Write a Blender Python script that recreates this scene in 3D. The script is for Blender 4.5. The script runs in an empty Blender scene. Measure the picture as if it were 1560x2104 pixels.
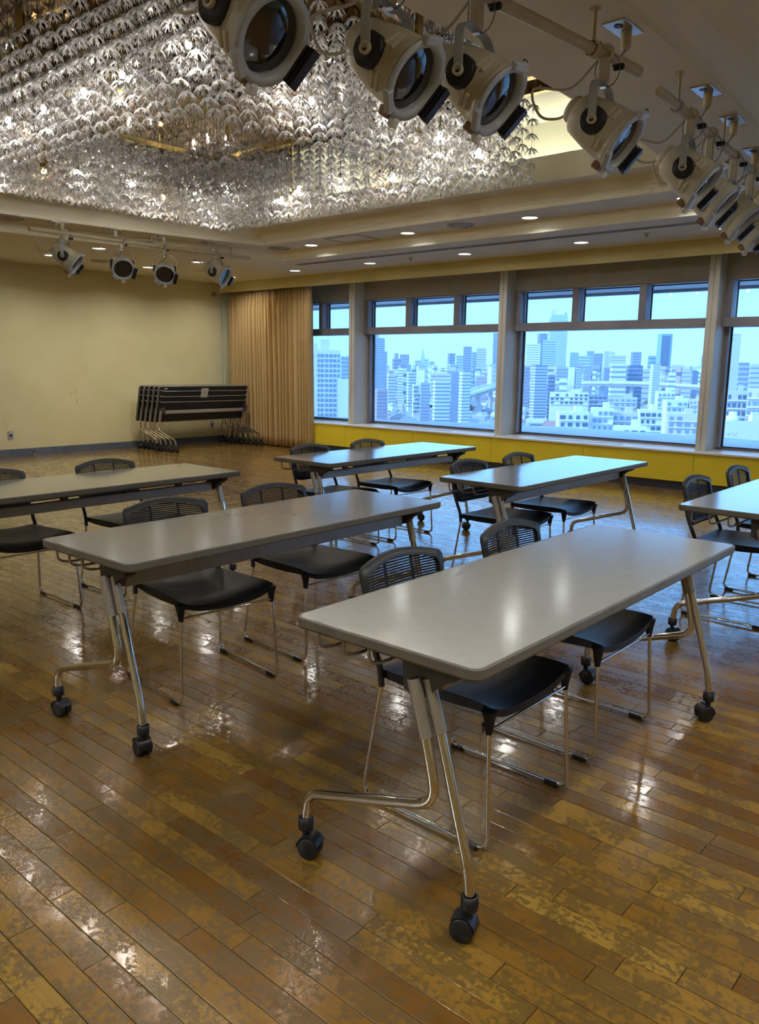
import bpy, bmesh, math, random
import numpy as np
from mathutils import Matrix, Vector

random.seed(7)
rng = np.random.default_rng(7)
sc = bpy.context.scene
COL = sc.collection

# ------------------------------------------------------------------ camera
# world frame: X runs along the window wall, Y towards the windows, Z up (metres)
F_PX, IMG_W, IMG_H = 1644.4, 1560, 2104
RT = Vector((0.75190742, 0.65913503, 0.01327560))
UP = Vector((-0.12779742, 0.12597072, 0.98376786))
FW = Vector((-0.64676352, 0.74139894, -0.17895408))
CAM = Vector((0, 0, 1.38514))
cam_d = bpy.data.cameras.new('camera')
cam_d.sensor_fit = 'VERTICAL'
cam_d.sensor_height = 36.0
cam_d.lens = F_PX / IMG_H * 36.0
cam_d.clip_start = 0.05
cam_d.clip_end = 20000
cam = bpy.data.objects.new('camera', cam_d)
COL.objects.link(cam)
m3 = Matrix((RT, UP, -FW)).transposed()
cam.matrix_world = Matrix.Translation(CAM) @ m3.to_4x4()
sc.camera = cam

# ------------------------------------------------------------------ colour management
sc.view_settings.view_transform = 'Standard'
sc.view_settings.look = 'None'
sc.view_settings.gamma = 1.0
sc.view_settings.use_curve_mapping = False
sc.view_settings.exposure = 0.48
sc.cycles.use_denoising = True
sc.cycles.use_adaptive_sampling = True
sc.cycles.adaptive_threshold = 0.13
sc.cycles.adaptive_min_samples = 14
sc.cycles.max_bounces = 5
sc.cycles.diffuse_bounces = 3
sc.cycles.glossy_bounces = 3
sc.cycles.transmission_bounces = 4
sc.cycles.transparent_max_bounces = 10
sc.cycles.volume_bounces = 2
sc.cycles.sample_clamp_indirect = 4.0
sc.cycles.caustics_reflective = False
sc.cycles.caustics_refractive = False

# ------------------------------------------------------------------ world: bright overcast sky with thin cloud
SKY_STRENGTH = 1.63
w = bpy.data.worlds.new('sky')
sc.world = w
w.use_nodes = True
nt = w.node_tree
nt.nodes.clear()
out = nt.nodes.new('ShaderNodeOutputWorld')
bg = nt.nodes.new('ShaderNodeBackground')
tc = nt.nodes.new('ShaderNodeTexCoord')
sep = nt.nodes.new('ShaderNodeSeparateXYZ')
rmp = nt.nodes.new('ShaderNodeValToRGB')
rmp.color_ramp.elements[0].position = 0.0
rmp.color_ramp.elements[0].color = (0.235, 0.60, 1.18, 1)
rmp.color_ramp.elements[1].position = 0.35
rmp.color_ramp.elements[1].color = (0.18, 0.52, 1.16, 1)
mp = nt.nodes.new('ShaderNodeMapping')
mp.inputs['Scale'].default_value = (2.2, 2.2, 9.0)
nz = nt.nodes.new('ShaderNodeTexNoise')
nz.inputs['Scale'].default_value = 1.6
nz.inputs['Detail'].default_value = 4
r2 = nt.nodes.new('ShaderNodeValToRGB')
r2.color_ramp.elements[0].position = 0.40
r2.color_ramp.elements[1].position = 0.70
mx = nt.nodes.new('ShaderNodeMixRGB')
mx.inputs[2].default_value = (0.28, 0.64, 1.18, 1)
nt.links.new(tc.outputs['Generated'], sep.inputs[0])
nt.links.new(sep.outputs['Z'], rmp.inputs[0])
nt.links.new(tc.outputs['Generated'], mp.inputs[0])
nt.links.new(mp.outputs[0], nz.inputs['Vector'])
nt.links.new(nz.outputs[0], r2.inputs[0])
nt.links.new(r2.outputs[0], mx.inputs[0])
nt.links.new(rmp.outputs[0], mx.inputs[1])
nt.links.new(mx.outputs[0], bg.inputs[0])
bg.inputs[1].default_value = SKY_STRENGTH
nt.links.new(bg.outputs[0], out.inputs[0])

# soft daylight falling on the city from behind the building
sun_d = bpy.data.lights.new('soft_sun', 'SUN')
sun_d.energy = 2.2
sun_d.angle = math.radians(12)
sun_d.color = (0.72, 0.95, 1.0)
sun = bpy.data.objects.new('soft_sun', sun_d)
COL.objects.link(sun)
sun.rotation_euler = Vector((0.45, 0.75, -0.55)).to_track_quat('-Z', 'Y').to_euler()

DOWNLIGHT_W = 5.0      # watts of each ceiling downlight
DOWN_COL = (1.0, 0.975, 0.90)

# ------------------------------------------------------------------ materials
MATS = {}


def mat(name, base, rough=0.5, metal=0.0, spec=0.5, emis=None, estr=0.0, coat=0.0):
    if name in MATS:
        return MATS[name]
    m = bpy.data.materials.new(name)
    m.use_nodes = True
    b = m.node_tree.nodes['Principled BSDF']
    b.inputs['Base Color'].default_value = (*base, 1)
    b.inputs['Roughness'].default_value = rough
    b.inputs['Metallic'].default_value = metal
    b.inputs['Specular IOR Level'].default_value = spec
    b.inputs['Coat Weight'].default_value = coat
    if emis:
        b.inputs['Emission Color'].default_value = (*emis, 1)
        b.inputs['Emission Strength'].default_value = estr
    MATS[name] = m
    return m


def noisy(name, c1, c2, rough=0.5, scale=6.0, metal=0.0, bump=0.0, detail=1.0, lo=0.35, hi=0.65, stretch=(1, 1, 1), spec=0.5):
    """two-tone noise variation over object coordinates, optional fine relief"""
    if name in MATS:
        return MATS[name]
    m = mat(name, c1, rough, metal, spec)
    t = m.node_tree
    b = t.nodes['Principled BSDF']
    co = t.nodes.new('ShaderNodeTexCoord')
    mpn = t.nodes.new('ShaderNodeMapping')
    mpn.inputs['Scale'].default_value = stretch
    n = t.nodes.new('ShaderNodeTexNoise')
    n.inputs['Scale'].default_value = scale
    n.inputs['Detail'].default_value = detail
    r = t.nodes.new('ShaderNodeValToRGB')
    r.color_ramp.elements[0].position = lo
    r.color_ramp.elements[0].color = (*c1, 1)
    r.color_ramp.elements[1].position = hi
    r.color_ramp.elements[1].color = (*c2, 1)
    t.links.new(co.outputs['Object'], mpn.inputs[0])
    t.links.new(mpn.outputs[0], n.inputs['Vector'])
    t.links.new(n.outputs[0], r.inputs[0])
    t.links.new(r.outputs[0], b.inputs['Base Color'])
    if bump:
        bn = t.nodes.new('ShaderNodeBump')
        bn.inputs['Strength'].default_value = bump
        bn.inputs['Distance'].default_value = 0.004
        t.links.new(n.outputs[0], bn.inputs['Height'])
        t.links.new(bn.outputs[0], b.inputs['Normal'])
    return m


M_WALL = noisy('yellow_wall_paint', (0.70, 0.63, 0.35), (0.73, 0.66, 0.38), 0.55, 3.0)
M_FASCIA = noisy('yellow_fascia_paint', (0.76, 0.66, 0.30), (0.79, 0.69, 0.32), 0.6, 3.0)
M_CEIL = noisy('cream_ceiling_paint', (0.78, 0.74, 0.58), (0.80, 0.76, 0.60), 0.7, 4.0)
M_PANEL = noisy('bright_yellow_panel', (0.84, 0.65, 0.035), (0.87, 0.68, 0.04), 0.45, 3.0)
M_KICK = mat('dark_kick_plate', (0.035, 0.04, 0.055), 0.5)
M_BASE = noisy('blue_grey_baseboard', (0.10, 0.12, 0.16), (0.13, 0.15, 0.19), 0.45, 5.0)
M_SILL = noisy('white_sill', (0.80, 0.80, 0.79), (0.84, 0.84, 0.83), 0.35, 5.0)
M_PILLAR = noisy('pale_pillar_paint', (0.60, 0.58, 0.53), (0.64, 0.62, 0.57), 0.4, 4.0)
M_HEAD = noisy('grey_header', (0.36, 0.34, 0.30), (0.39, 0.37, 0.32), 0.6, 4.0)
M_FRAME = noisy('grey_bronze_window_frame', (0.27, 0.26, 0.31), (0.31, 0.30, 0.34), 0.4, 5.0, metal=0.2)
M_DARK = mat('black_gasket', (0.03, 0.035, 0.05), 0.5)
M_CHROME = mat('chrome', (0.80, 0.78, 0.75), 0.07, 1.0)
M_LAM = noisy('grey_laminate', (0.47, 0.475, 0.465), (0.49, 0.495, 0.485), 0.16, 30.0, spec=0.5)
M_LAM.node_tree.nodes['Principled BSDF'].inputs['Coat Weight'].default_value = 1.0
M_LAM.node_tree.nodes['Principled BSDF'].inputs['Coat Roughness'].default_value = 0.14
M_EDGE = noisy('taupe_edge_band', (0.15, 0.14, 0.118), (0.175, 0.163, 0.138), 0.42, 12.0)
M_UNDER = noisy('black_underside', (0.012, 0.013, 0.018), (0.018, 0.019, 0.024), 0.55, 9.0)
M_BRKT = noisy('dark_grey_bracket', (0.055, 0.05, 0.045), (0.07, 0.065, 0.06), 0.45, 14.0)
M_SLEEVE = noisy('grey_coated_steel', (0.42, 0.40, 0.37), (0.46, 0.44, 0.41), 0.35, 9.0, metal=0.5)
M_CAST = mat('black_caster_plastic', (0.012, 0.012, 0.015), 0.4)
M_SEAT = noisy('black_seat_plastic', (0.006, 0.007, 0.011), (0.008, 0.009, 0.013), 0.40, 60.0, bump=0.05, spec=0.35)
M_BACK = mat('charcoal_back_frame', (0.03, 0.034, 0.042), 0.42)
M_MESH = mat('black_back_mesh', (0.008, 0.009, 0.012), 0.6)
M_CURT = noisy('tan_curtain_cloth', (0.50, 0.34, 0.14), (0.55, 0.38, 0.17), 0.85, 40.0, bump=0.1)
M_CAN = noisy('cream_lamp_paint', (0.56, 0.52, 0.40), (0.60, 0.56, 0.44), 0.42, 8.0)
M_CANG = noisy('grey_lamp_flange', (0.40, 0.43, 0.46), (0.46, 0.49, 0.52), 0.4, 8.0)
M_LENS = mat('dark_lens_glass', (0.012, 0.012, 0.016), 0.06, 0.0, 0.8, coat=0.5)
M_LENSR = mat('lens_rim', (0.09, 0.08, 0.075), 0.3)
M_BLK = mat('black_plastic', (0.008, 0.008, 0.012), 0.4)
M_PIPE = noisy('cream_pipe_paint', (0.50, 0.43, 0.28), (0.57, 0.50, 0.34), 0.5, 14.0)
M_PLATE = noisy('brushed_steel_plate', (0.48, 0.50, 0.56), (0.56, 0.58, 0.62), 0.3, 12.0, metal=0.9)
M_CABLE = mat('cream_cable', (0.50, 0.46, 0.36), 0.5)
M_STEELW = mat('steel_wire', (0.16, 0.16, 0.16), 0.35, 0.8)
M_WOODTAB = mat('brown_handle', (0.30, 0.17, 0.09), 0.5)
M_BRASS = noisy('polished_brass', (0.66, 0.52, 0.20), (0.74, 0.60, 0.27), 0.16, 5.0, metal=1.0)
M_MIRROR = noisy('bronze_mirror', (0.42, 0.30, 0.17), (0.48, 0.35, 0.20), 0.04, 3.0, metal=1.0)
M_WIRE = mat('thin_hanging_wire', (0.13, 0.11, 0.07), 0.3, 0.9)
M_TRIMW = mat('white_light_trim', (0.70, 0.70, 0.68), 0.4)
M_GRILLE = noisy('grey_vent_metal', (0.34, 0.31, 0.26), (0.38, 0.35, 0.30), 0.45, 8.0)
M_VDARK = mat('dark_slot', (0.03, 0.028, 0.025), 0.7)
M_PAPER = noisy('white_paper', (0.55, 0.56, 0.58), (0.50, 0.51, 0.53), 0.6, 20.0)
M_GREYPL = noisy('grey_outlet_plastic', (0.26, 0.28, 0.34), (0.30, 0.32, 0.38), 0.4, 9.0)
M_WHITEPL = mat('white_plastic', (0.7, 0.7, 0.7), 0.4)


def emit(name, col, s):
    m = bpy.data.materials.new(name)
    m.use_nodes = True
    t = m.node_tree
    t.nodes.clear()
    e = t.nodes.new('ShaderNodeEmission')
    e.inputs[0].default_value = (*col, 1)
    e.inputs[1].default_value = s
    o = t.nodes.new('ShaderNodeOutputMaterial')
    t.links.new(e.outputs[0], o.inputs[0])
    return m


M_DIFF = emit('lit_diffuser', (0.90, 0.97, 1.0), 6.0)
M_BULB = emit('lit_bulb', (1.0, 0.96, 0.90), 18.0)
M_BULBW = emit('lit_amber_bulb', (1.0, 0.62, 0.28), 14.0)
M_COVE = emit('lit_cove_tube', (0.95, 1.0, 0.92), 26.0)


def glass_pane():
    m = bpy.data.materials.new('window_glass')
    m.use_nodes = True
    t = m.node_tree
    t.nodes.clear()
    o = t.nodes.new('ShaderNodeOutputMaterial')
    mix = t.nodes.new('ShaderNodeMixShader')
    fr = t.nodes.new('ShaderNodeFresnel')
    fr.inputs[0].default_value = 1.35
    tr = t.nodes.new('ShaderNodeBsdfTransparent')
    tr.inputs[0].default_value = (0.97, 0.99, 1.0, 1)
    gl = t.nodes.new('ShaderNodeBsdfGlossy')
    gl.inputs['Roughness'].default_value = 0.0
    t.links.new(fr.outputs[0], mix.inputs[0])
    t.links.new(tr.outputs[0], mix.inputs[1])
    t.links.new(gl.outputs[0], mix.inputs[2])
    t.links.new(mix.outputs[0], o.inputs[0])
    return m


M_GLASS = glass_pane()


def crystal_mat():
    m = bpy.data.materials.new('clear_crystal')
    m.use_nodes = True
    t = m.node_tree
    t.nodes.clear()
    o = t.nodes.new('ShaderNodeOutputMaterial')
    tr = t.nodes.new('ShaderNodeBsdfTransparent')
    tr.inputs[0].default_value = (0.97, 0.97, 0.97, 1)
    tl = t.nodes.new('ShaderNodeBsdfTranslucent')
    tl.inputs[0].default_value = (0.92, 0.92, 0.92, 1)
    df = t.nodes.new('ShaderNodeBsdfDiffuse')
    df.inputs[0].default_value = (0.90, 0.90, 0.90, 1)
    gl = t.nodes.new('ShaderNodeBsdfGlossy')
    gl.inputs['Roughness'].default_value = 0.08
    gl.inputs['Color'].default_value = (1, 1, 1, 1)
    a = t.nodes.new('ShaderNodeMixShader')
    a.inputs[0].default_value = 0.5
    b = t.nodes.new('ShaderNodeMixShader')
    b.inputs[0].default_value = 0.30
    c = t.nodes.new('ShaderNodeMixShader')
    c.inputs[0].default_value = 0.28
    t.links.new(tl.outputs[0], a.inputs[1])
    t.links.new(df.outputs[0], a.inputs[2])
    t.links.new(a.outputs[0], b.inputs[1])
    t.links.new(gl.outputs[0], b.inputs[2])
    t.links.new(b.outputs[0], c.inputs[1])
    t.links.new(tr.outputs[0], c.inputs[2])
    t.links.new(c.outputs[0], o.inputs[0])
    return m


M_CRYSTAL = crystal_mat()


def floor_mat():
    m = bpy.data.materials.new('worn_varnished_planks')
    m.use_nodes = True
    t = m.node_tree
    N = t.nodes.new
    L = t.links.new
    b = t.nodes['Principled BSDF']
    geo = N('ShaderNodeNewGeometry')
    oi = N('ShaderNodeObjectInfo')
    add = N('ShaderNodeMath')
    add.operation = 'ADD'
    L(geo.outputs['Random Per Island'], add.inputs[0])
    L(oi.outputs['Random'], add.inputs[1])
    fr = N('ShaderNodeMath')
    fr.operation = 'FRACT'
    L(add.outputs[0], fr.inputs[0])
    tone = N('ShaderNodeValToRGB')
    cr = tone.color_ramp
    cr.elements[0].position = 0.0
    cr.elements[0].color = (0.175, 0.074, 0.013, 1)
    cr.elements[1].position = 1.0
    cr.elements[1].color = (0.40, 0.240, 0.048, 1)
    for p_, c_ in ((0.25, (0.23, 0.108, 0.018, 1)), (0.55, (0.285, 0.150, 0.026, 1)), (0.8, (0.335, 0.188, 0.034, 1))):
        e = cr.elements.new(p_)
        e.color = c_
    L(fr.outputs[0], tone.inputs[0])
    # worn patches where the finish has gone, offset per plank
    sc3 = N('ShaderNodeVectorMath')
    sc3.operation = 'ADD'
    cmb = N('ShaderNodeCombineXYZ')
    mul = N('ShaderNodeMath')
    mul.operation = 'MULTIPLY'
    mul.inputs[1].default_value = 37.0
    L(fr.outputs[0], mul.inputs[0])
    L(mul.outputs[0], cmb.inputs[2])
    L(geo.outputs['Position'], sc3.inputs[0])
    L(cmb.outputs[0], sc3.inputs[1])
    n1 = N('ShaderNodeTexNoise')
    n1.inputs['Scale'].default_value = 60.0
    n1.inputs['Detail'].default_value = 3
    n1.inputs['Roughness'].default_value = 0.65
    L(sc3.outputs[0], n1.inputs['Vector'])
    nb = N('ShaderNodeTexNoise')
    nb.inputs['Scale'].default_value = 9.0
    nb.inputs['Detail'].default_value = 1
    L(sc3.outputs[0], nb.inputs['Vector'])
    ad2 = N('ShaderNodeMath')
    ad2.operation = 'MULTIPLY_ADD'
    ad2.inputs[1].default_value = 0.75
    L(nb.outputs[0], ad2.inputs[0])
    L(n1.outputs[0], ad2.inputs[2])
    wr = N('ShaderNodeValToRGB')
    wr.color_ramp.elements[0].position = 0.83
    wr.color_ramp.elements[1].position = 0.90
    L(ad2.outputs[0], wr.inputs[0])
    wf = N('ShaderNodeMath')
    wf.operation = 'MULTIPLY'
    wf.inputs[1].default_value = 0.75
    L(wr.outputs[0], wf.inputs[0])
    worn = N('ShaderNodeMixRGB')
    worn.inputs[2].default_value = (0.135, 0.082, 0.020, 1)
    L(wf.outputs[0], worn.inputs[0])
    L(tone.outputs[0], worn.inputs[1])
    # long grain
    mpg = N('ShaderNodeMapping')
    mpg.inputs['Scale'].default_value = (5, 90, 5)
    L(sc3.outputs[0], mpg.inputs[0])
    ng = N('ShaderNodeTexNoise')
    ng.inputs['Scale'].default_value = 1.0
    ng.inputs['Detail'].default_value = 2
    L(mpg.outputs[0], ng.inputs['Vector'])
    gm = N('ShaderNodeMixRGB')
    gm.blend_type = 'MULTIPLY'
    gm.inputs[0].default_value = 0.30
    L(worn.outputs[0], gm.inputs[1])
    gr = N('ShaderNodeValToRGB')
    gr.color_ramp.elements[0].position = 0.3
    gr.color_ramp.elements[0].color = (0.45, 0.42, 0.38, 1)
    gr.color_ramp.elements[1].position = 0.6
    gr.color_ramp.elements[1].color = (1, 1, 1, 1)
    L(ng.outputs[0], gr.inputs[0])
    L(gr.outputs[0], gm.inputs[2])
    L(gm.outputs[0], b.inputs['Base Color'])
    rr = N('ShaderNodeMapRange')
    rr.inputs['To Min'].default_value = 0.22
    rr.inputs['To Max'].default_value = 0.34
    L(wr.outputs[0], rr.inputs['Value'])
    L(rr.outputs[0], b.inputs['Roughness'])
    b.inputs['Specular IOR Level'].default_value = 0.22
    b.inputs['Coat Weight'].default_value = 1.0
    cr_ = N('ShaderNodeMapRange')
    cr_.inputs['To Min'].default_value = 0.11
    cr_.inputs['To Max'].default_value = 0.21
    L(wr.outputs[0], cr_.inputs['Value'])
    L(cr_.outputs[0], b.inputs['Coat Roughness'])
    b.inputs['Coat IOR'].default_value = 1.47
    # slight unevenness of the varnish
    n3 = N('ShaderNodeTexNoise')
    n3.inputs['Scale'].default_value = 14.0
    n3.inputs['Detail'].default_value = 1
    L(sc3.outputs[0], n3.inputs['Vector'])
    bp = N('ShaderNodeBump')
    bp.inputs['Strength'].default_value = 0.12
    bp.inputs['Distance'].default_value = 0.004
    L(n3.outputs[0], bp.inputs['Height'])
    L(bp.outputs[0], b.inputs['Normal'])
    L(bp.outputs[0], b.inputs['Coat Normal'])
    return m


M_FLOOR = floor_mat()

# ------------------------------------------------------------------ mesh helpers


class MB:
    def __init__(self):
        self.v = []
        self.f = []
        self.s = []

    def add(self, vs, fs, smooth=False):
        o = len(self.v)
        self.v += [tuple(x) for x in vs]
        self.f += [tuple(i + o for i in f) for f in fs]
        self.s += [smooth] * len(fs)
        return self

    def box(self, x0, x1, y0, y1, z0, z1):
        vs = [(x, y, z) for x in (x0, x1) for y in (y0, y1) for z in (z0, z1)]
        fs = [(0, 1, 3, 2), (4, 6, 7, 5), (0, 4, 5, 1), (2, 3, 7, 6), (0, 2, 6, 4), (1, 5, 7, 3)]
        return self.add(vs, fs)

    def bbox(self, x0, x1, y0, y1, z0, z1, b):
        """box with chamfered edges (24 verts)"""
        bm = bmesh.new()
        bmesh.ops.create_cube(bm, size=1)
        for v in bm.verts:
            v.co = Vector(((x0 + x1) / 2 + v.co.x * (x1 - x0), (y0 + y1) / 2 + v.co.y * (y1 - y0), (z0 + z1) / 2 + v.co.z * (z1 - z0)))
        bmesh.ops.bevel(bm, geom=bm.edges[:] + bm.verts[:], offset=b, segments=1, affect='EDGES')
        bm.verts.index_update()
        self.add([v.co[:] for v in bm.verts], [[v.index for v in f.verts] for f in bm.faces])
        bm.free()
        return self

    def tube(self, pts, r, n=10, caps=True, r2=None):
        pts = [Vector(p) for p in pts]
        k = len(pts)
        tang = []
        for i in range(k):
            a = pts[max(i - 1, 0)]
            b = pts[min(i + 1, k - 1)]
            tang.append((b - a).normalized())
        t0 = tang[0]
        ref = Vector((0, 0, 1)) if abs(t0.z) < 0.9 else Vector((1, 0, 0))
        u = t0.cross(ref).normalized()
        vs = []
        for i in range(k):
            t = tang[i]
            u = (u - t * u.dot(t)).normalized()
            w_ = t.cross(u)
            rad = r if r2 is None else r + (r2 - r) * i / max(k - 1, 1)
            for j in range(n):
                a = 2 * math.pi * j / n
                vs.append(pts[i] + (u * math.cos(a) + w_ * math.sin(a)) * rad)
        fs = []
        for i in range(k - 1):
            for j in range(n):
                j2 = (j + 1) % n
                fs.append((i * n + j, i * n + j2, (i + 1) * n + j2, (i + 1) * n + j))
        self.add(vs, fs, True)
        if caps:
            self.add(vs[:n], [tuple(range(n))[::-1]])
            self.add(vs[-n:], [tuple(range(n))])
        return self

    def lathe(self, prof, n=24, M=None, smooth=True):
        """prof: list of (radius, height) about local Z; M places it"""
        vs = []
        for r, z in prof:
            for j in range(n):
                a = 2 * math.pi * j / n
                p = Vector((r * math.cos(a), r * math.sin(a), z))
                vs.append(M @ p if M else p)
        fs = []
        for i in range(len(prof) - 1):
            for j in range(n):
                j2 = (j + 1) % n
                fs.append((i * n + j, i * n + j2, (i + 1) * n + j2, (i + 1) * n + j))
        return self.add(vs, fs, smooth)

    def disc(self, r, z, n=24, M=None):
        vs = [Vector((r * math.cos(2 * math.pi * j / n), r * math.sin(2 * math.pi * j / n), z)) for j in range(n)]
        if M:
            vs = [M @ p for p in vs]
        return self.add(vs, [tuple(range(n))])

    def prism(self, poly, z0, z1):
        n = len(poly)
        vs = [(x, y, z0) for x, y in poly] + [(x, y, z1) for x, y in poly]
        fs = [tuple(range(n))[::-1], tuple(range(n, 2 * n))]
        fs += [(i, (i + 1) % n, n + (i + 1) % n, n + i) for i in range(n)]
        return self.add(vs, fs)

    def grid(self, P, smooth=True):
        a = len(P)
        b = len(P[0])
        vs = [q for row in P for q in row]
        fs = [(i * b + j, i * b + j + 1, (i + 1) * b + j + 1, (i + 1) * b + j) for i in range(a - 1) for j in range(b - 1)]
        return self.add(vs, fs, smooth)

    def xform(self, M):
        self.v = [tuple(M @ Vector(p)) for p in self.v]
        return self

    def mesh(self, name, m):
        me = bpy.data.meshes.new(name)
        me.from_pydata(self.v, [], self.f)
        me.polygons.foreach_set('use_smooth', self.s)
        me.materials.append(m)
        me.update()
        return me

    def build(self, name, m, parent=None, loc=None):
        return link(name, self.mesh(name, m), parent, loc)


def link(name, me, parent=None, loc=None):
    o = bpy.data.objects.new(name, me)
    COL.objects.link(o)
    if parent:
        o.parent = parent
    if loc is not None:
        o.location = loc
    return o


def tag(o, label=None, cat=None, group=None, kind=None):
    if label:
        o['label'] = label
    if cat:
        o['category'] = cat
    if group:
        o['group'] = group
    if kind:
        o['kind'] = kind
    return o


def thing(name, label, cat, loc=(0, 0, 0), rz=0.0, group=None):
    o = bpy.data.objects.new(name, None)
    o.empty_display_size = 0.1
    COL.objects.link(o)
    o.location = loc
    o.rotation_euler = (0, 0, rz)
    return tag(o, label, cat, group)


def struct(name, mb, m, parent=None):
    o = mb.build(name, m, parent)
    if parent is None:
        o['kind'] = 'structure'
    return o


def rounded(pts, r, n=5):
    """round the corners of an open polyline"""
    pts = [Vector(p) for p in pts]
    res = [pts[0]]
    for i in range(1, len(pts) - 1):
        a, b, c = pts[i - 1], pts[i], pts[i + 1]
        d1 = (a - b)
        d2 = (c - b)
        rr = min(r, d1.length * 0.48, d2.length * 0.48)
        p1 = b + d1.normalized() * rr
        p2 = b + d2.normalized() * rr
        for k in range(n + 1):
            t = k / n
            res.append(p1 * (1 - t) ** 2 + b * 2 * t * (1 - t) + p2 * t * t)
    res.append(pts[-1])
    return res


def rrect(w_, h_, r, n=5):
    out_ = []
    for cx, cy, a0 in ((w_ / 2 - r, h_ / 2 - r, 0), (-w_ / 2 + r, h_ / 2 - r, 90), (-w_ / 2 + r, -h_ / 2 + r, 180), (w_ / 2 - r, -h_ / 2 + r, 270)):
        for k in range(n + 1):
            a = math.radians(a0 + 90 * k / n)
            out_.append((cx + r * math.cos(a), cy + r * math.sin(a)))
    return out_


# ------------------------------------------------------------------ room dimensions
XB = -11.88          # yellow end wall
XR = 4.6             # wall behind the camera's right
YN = -4.2            # wall behind the camera
YP = 9.36            # yellow panel under the windows
Z1, Z2, Z3, Z3T, Z4 = 2.80, 2.91, 3.05, 3.277, 3.69

# floor: dark bed with separate boards
floor = struct('floor', MB().box(XB - 0.1, XR + 0.1, YN - 0.1, 10.0, -0.12, -0.012), mat('floor_bed', (0.03, 0.018, 0.008), 0.7))


def proj(p):
    d = Vector(p) - CAM
    z = d.dot(FW)
    if z < 0.05:
        return None
    return (IMG_W / 2 + F_PX * d.dot(RT) / z, IMG_H / 2 - F_PX * d.dot(UP) / z)


PW, PG = 0.0683, 0.0020
planks = []
row = 0
y = YN
while y < YP + 0.02:
    x = XB - rng.uniform(0, 0.7)
    while x < XR:
        ln = rng.choice([0.46, 0.62, 0.76, 0.76, 0.9])
        xa, xb = max(x, XB), min(x + ln, XR)
        if xb - xa > 0.03:
            planks.append((xa, xb, y, y + PW))
        x += ln
    y += PW
    row += 1


def area_px(pl):
    xa, xb, ya, yb = pl
    q = [proj((a, b, 0)) for a, b in ((xa, ya), (xb, ya), (xb, yb), (xa, yb))]
    if any(k is None for k in q):
        return 0
    cx = sum(k[0] for k in q) / 4
    cy = sum(k[1] for k in q) / 4
    if not (-40 < cx < IMG_W + 40 and 700 < cy < IMG_H + 40):
        return 0
    return abs(sum(q[i][0] * q[(i + 1) % 4][1] - q[(i + 1) % 4][0] * q[i][1] for i in range(4))) / 2


planks.sort(key=area_px, reverse=True)


def plank_shape(lx, ly, h=0.012, b=0.0006):
    x, y_ = lx / 2 - PG / 2, ly / 2 - PG / 2
    vs = [(-x, -y_, -h), (x, -y_, -h), (x, y_, -h), (-x, y_, -h), (-x, -y_, -b), (x, -y_, -b), (x, y_, -b), (-x, y_, -b),
          (-x + b, -y_ + b, 0), (x - b, -y_ + b, 0), (x - b, y_ - b, 0), (-x + b, y_ - b, 0)]
    fs = []
    for o in (0, 4):
        for i in range(4):
            j = (i + 1) % 4
            fs.append((o + i, o + j, o + 4 + j, o + 4 + i))
    fs.append((8, 9, 10, 11))
    return vs, fs


pmesh = {}
for pl in planks[:300]:
    ln = round(pl[1] - pl[0], 3)
    if ln not in pmesh:
        vs, fs = plank_shape(ln, PW)
        pmesh[ln] = MB().add(vs, fs).mesh('plank', M_FLOOR)
    o = link('plank', pmesh[ln], floor, ((pl[0] + pl[1]) / 2, (pl[2] + pl[3]) / 2, rng.uniform(-0.0004, 0.0)))
    o.rotation_euler = (rng.normal(0, 0.0022), rng.normal(0, 0.0008), 0)
mb = MB()
for pl in planks[300:]:
    vs, fs = plank_shape(pl[1] - pl[0], PW)
    cx, cy = (pl[0] + pl[1]) / 2, (pl[2] + pl[3]) / 2
    tx, ty = rng.normal(0, 0.0022), rng.normal(0, 0.0008)
    mb.add([(a + cx, b + cy, c + b * tx - a * ty) for a, b, c in vs], fs)
tag(mb.build('plank_field', M_FLOOR, floor), kind='stuff')

# ------------------------------------------------------------------ walls
struct('wall_left', MB().box(XB - 0.2, XB, YN - 0.2, 10.0, -0.1, 3.2), M_WALL)
struct('wall_right', MB().box(XR, XR + 0.2, YN - 0.2, 10.0, -0.1, 3.2), M_WALL)
struct('wall_near', MB().box(XB - 0.2, XR + 0.2, YN - 0.2, YN, -0.1, 3.2), M_WALL)
bl = struct('baseboard_left', MB().box(XB, XB + 0.018, YN, 9.3, 0.0, 0.105).box(XB, XB + 0.03, YN, 9.3, 0, 0.03), M_BASE)

# scuffs and small chips on the end wall are flat marks
for i, (yy, zz, ln, an) in enumerate([(6.36, 0.93, 0.07, 0.2), (6.30, 0.91, 0.05, -0.9), (6.38, 0.78, 0.09, 0.1), (6.32, 0.47, 0.03, -0.5), (6.37, 0.16, 0.03, 0.8)]):
    mm = MB().box(0, 0.001, -0.004, 0.004, -ln / 2, ln / 2)
    s = mm.build('wall_scuff', mat('scuff_mark', (0.38, 0.28, 0.12), 0.7), bpy.data.objects['wall_left'], (XB + 0.0005, yy, zz))
    s.rotation_euler = (an, 0, 0)

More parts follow.
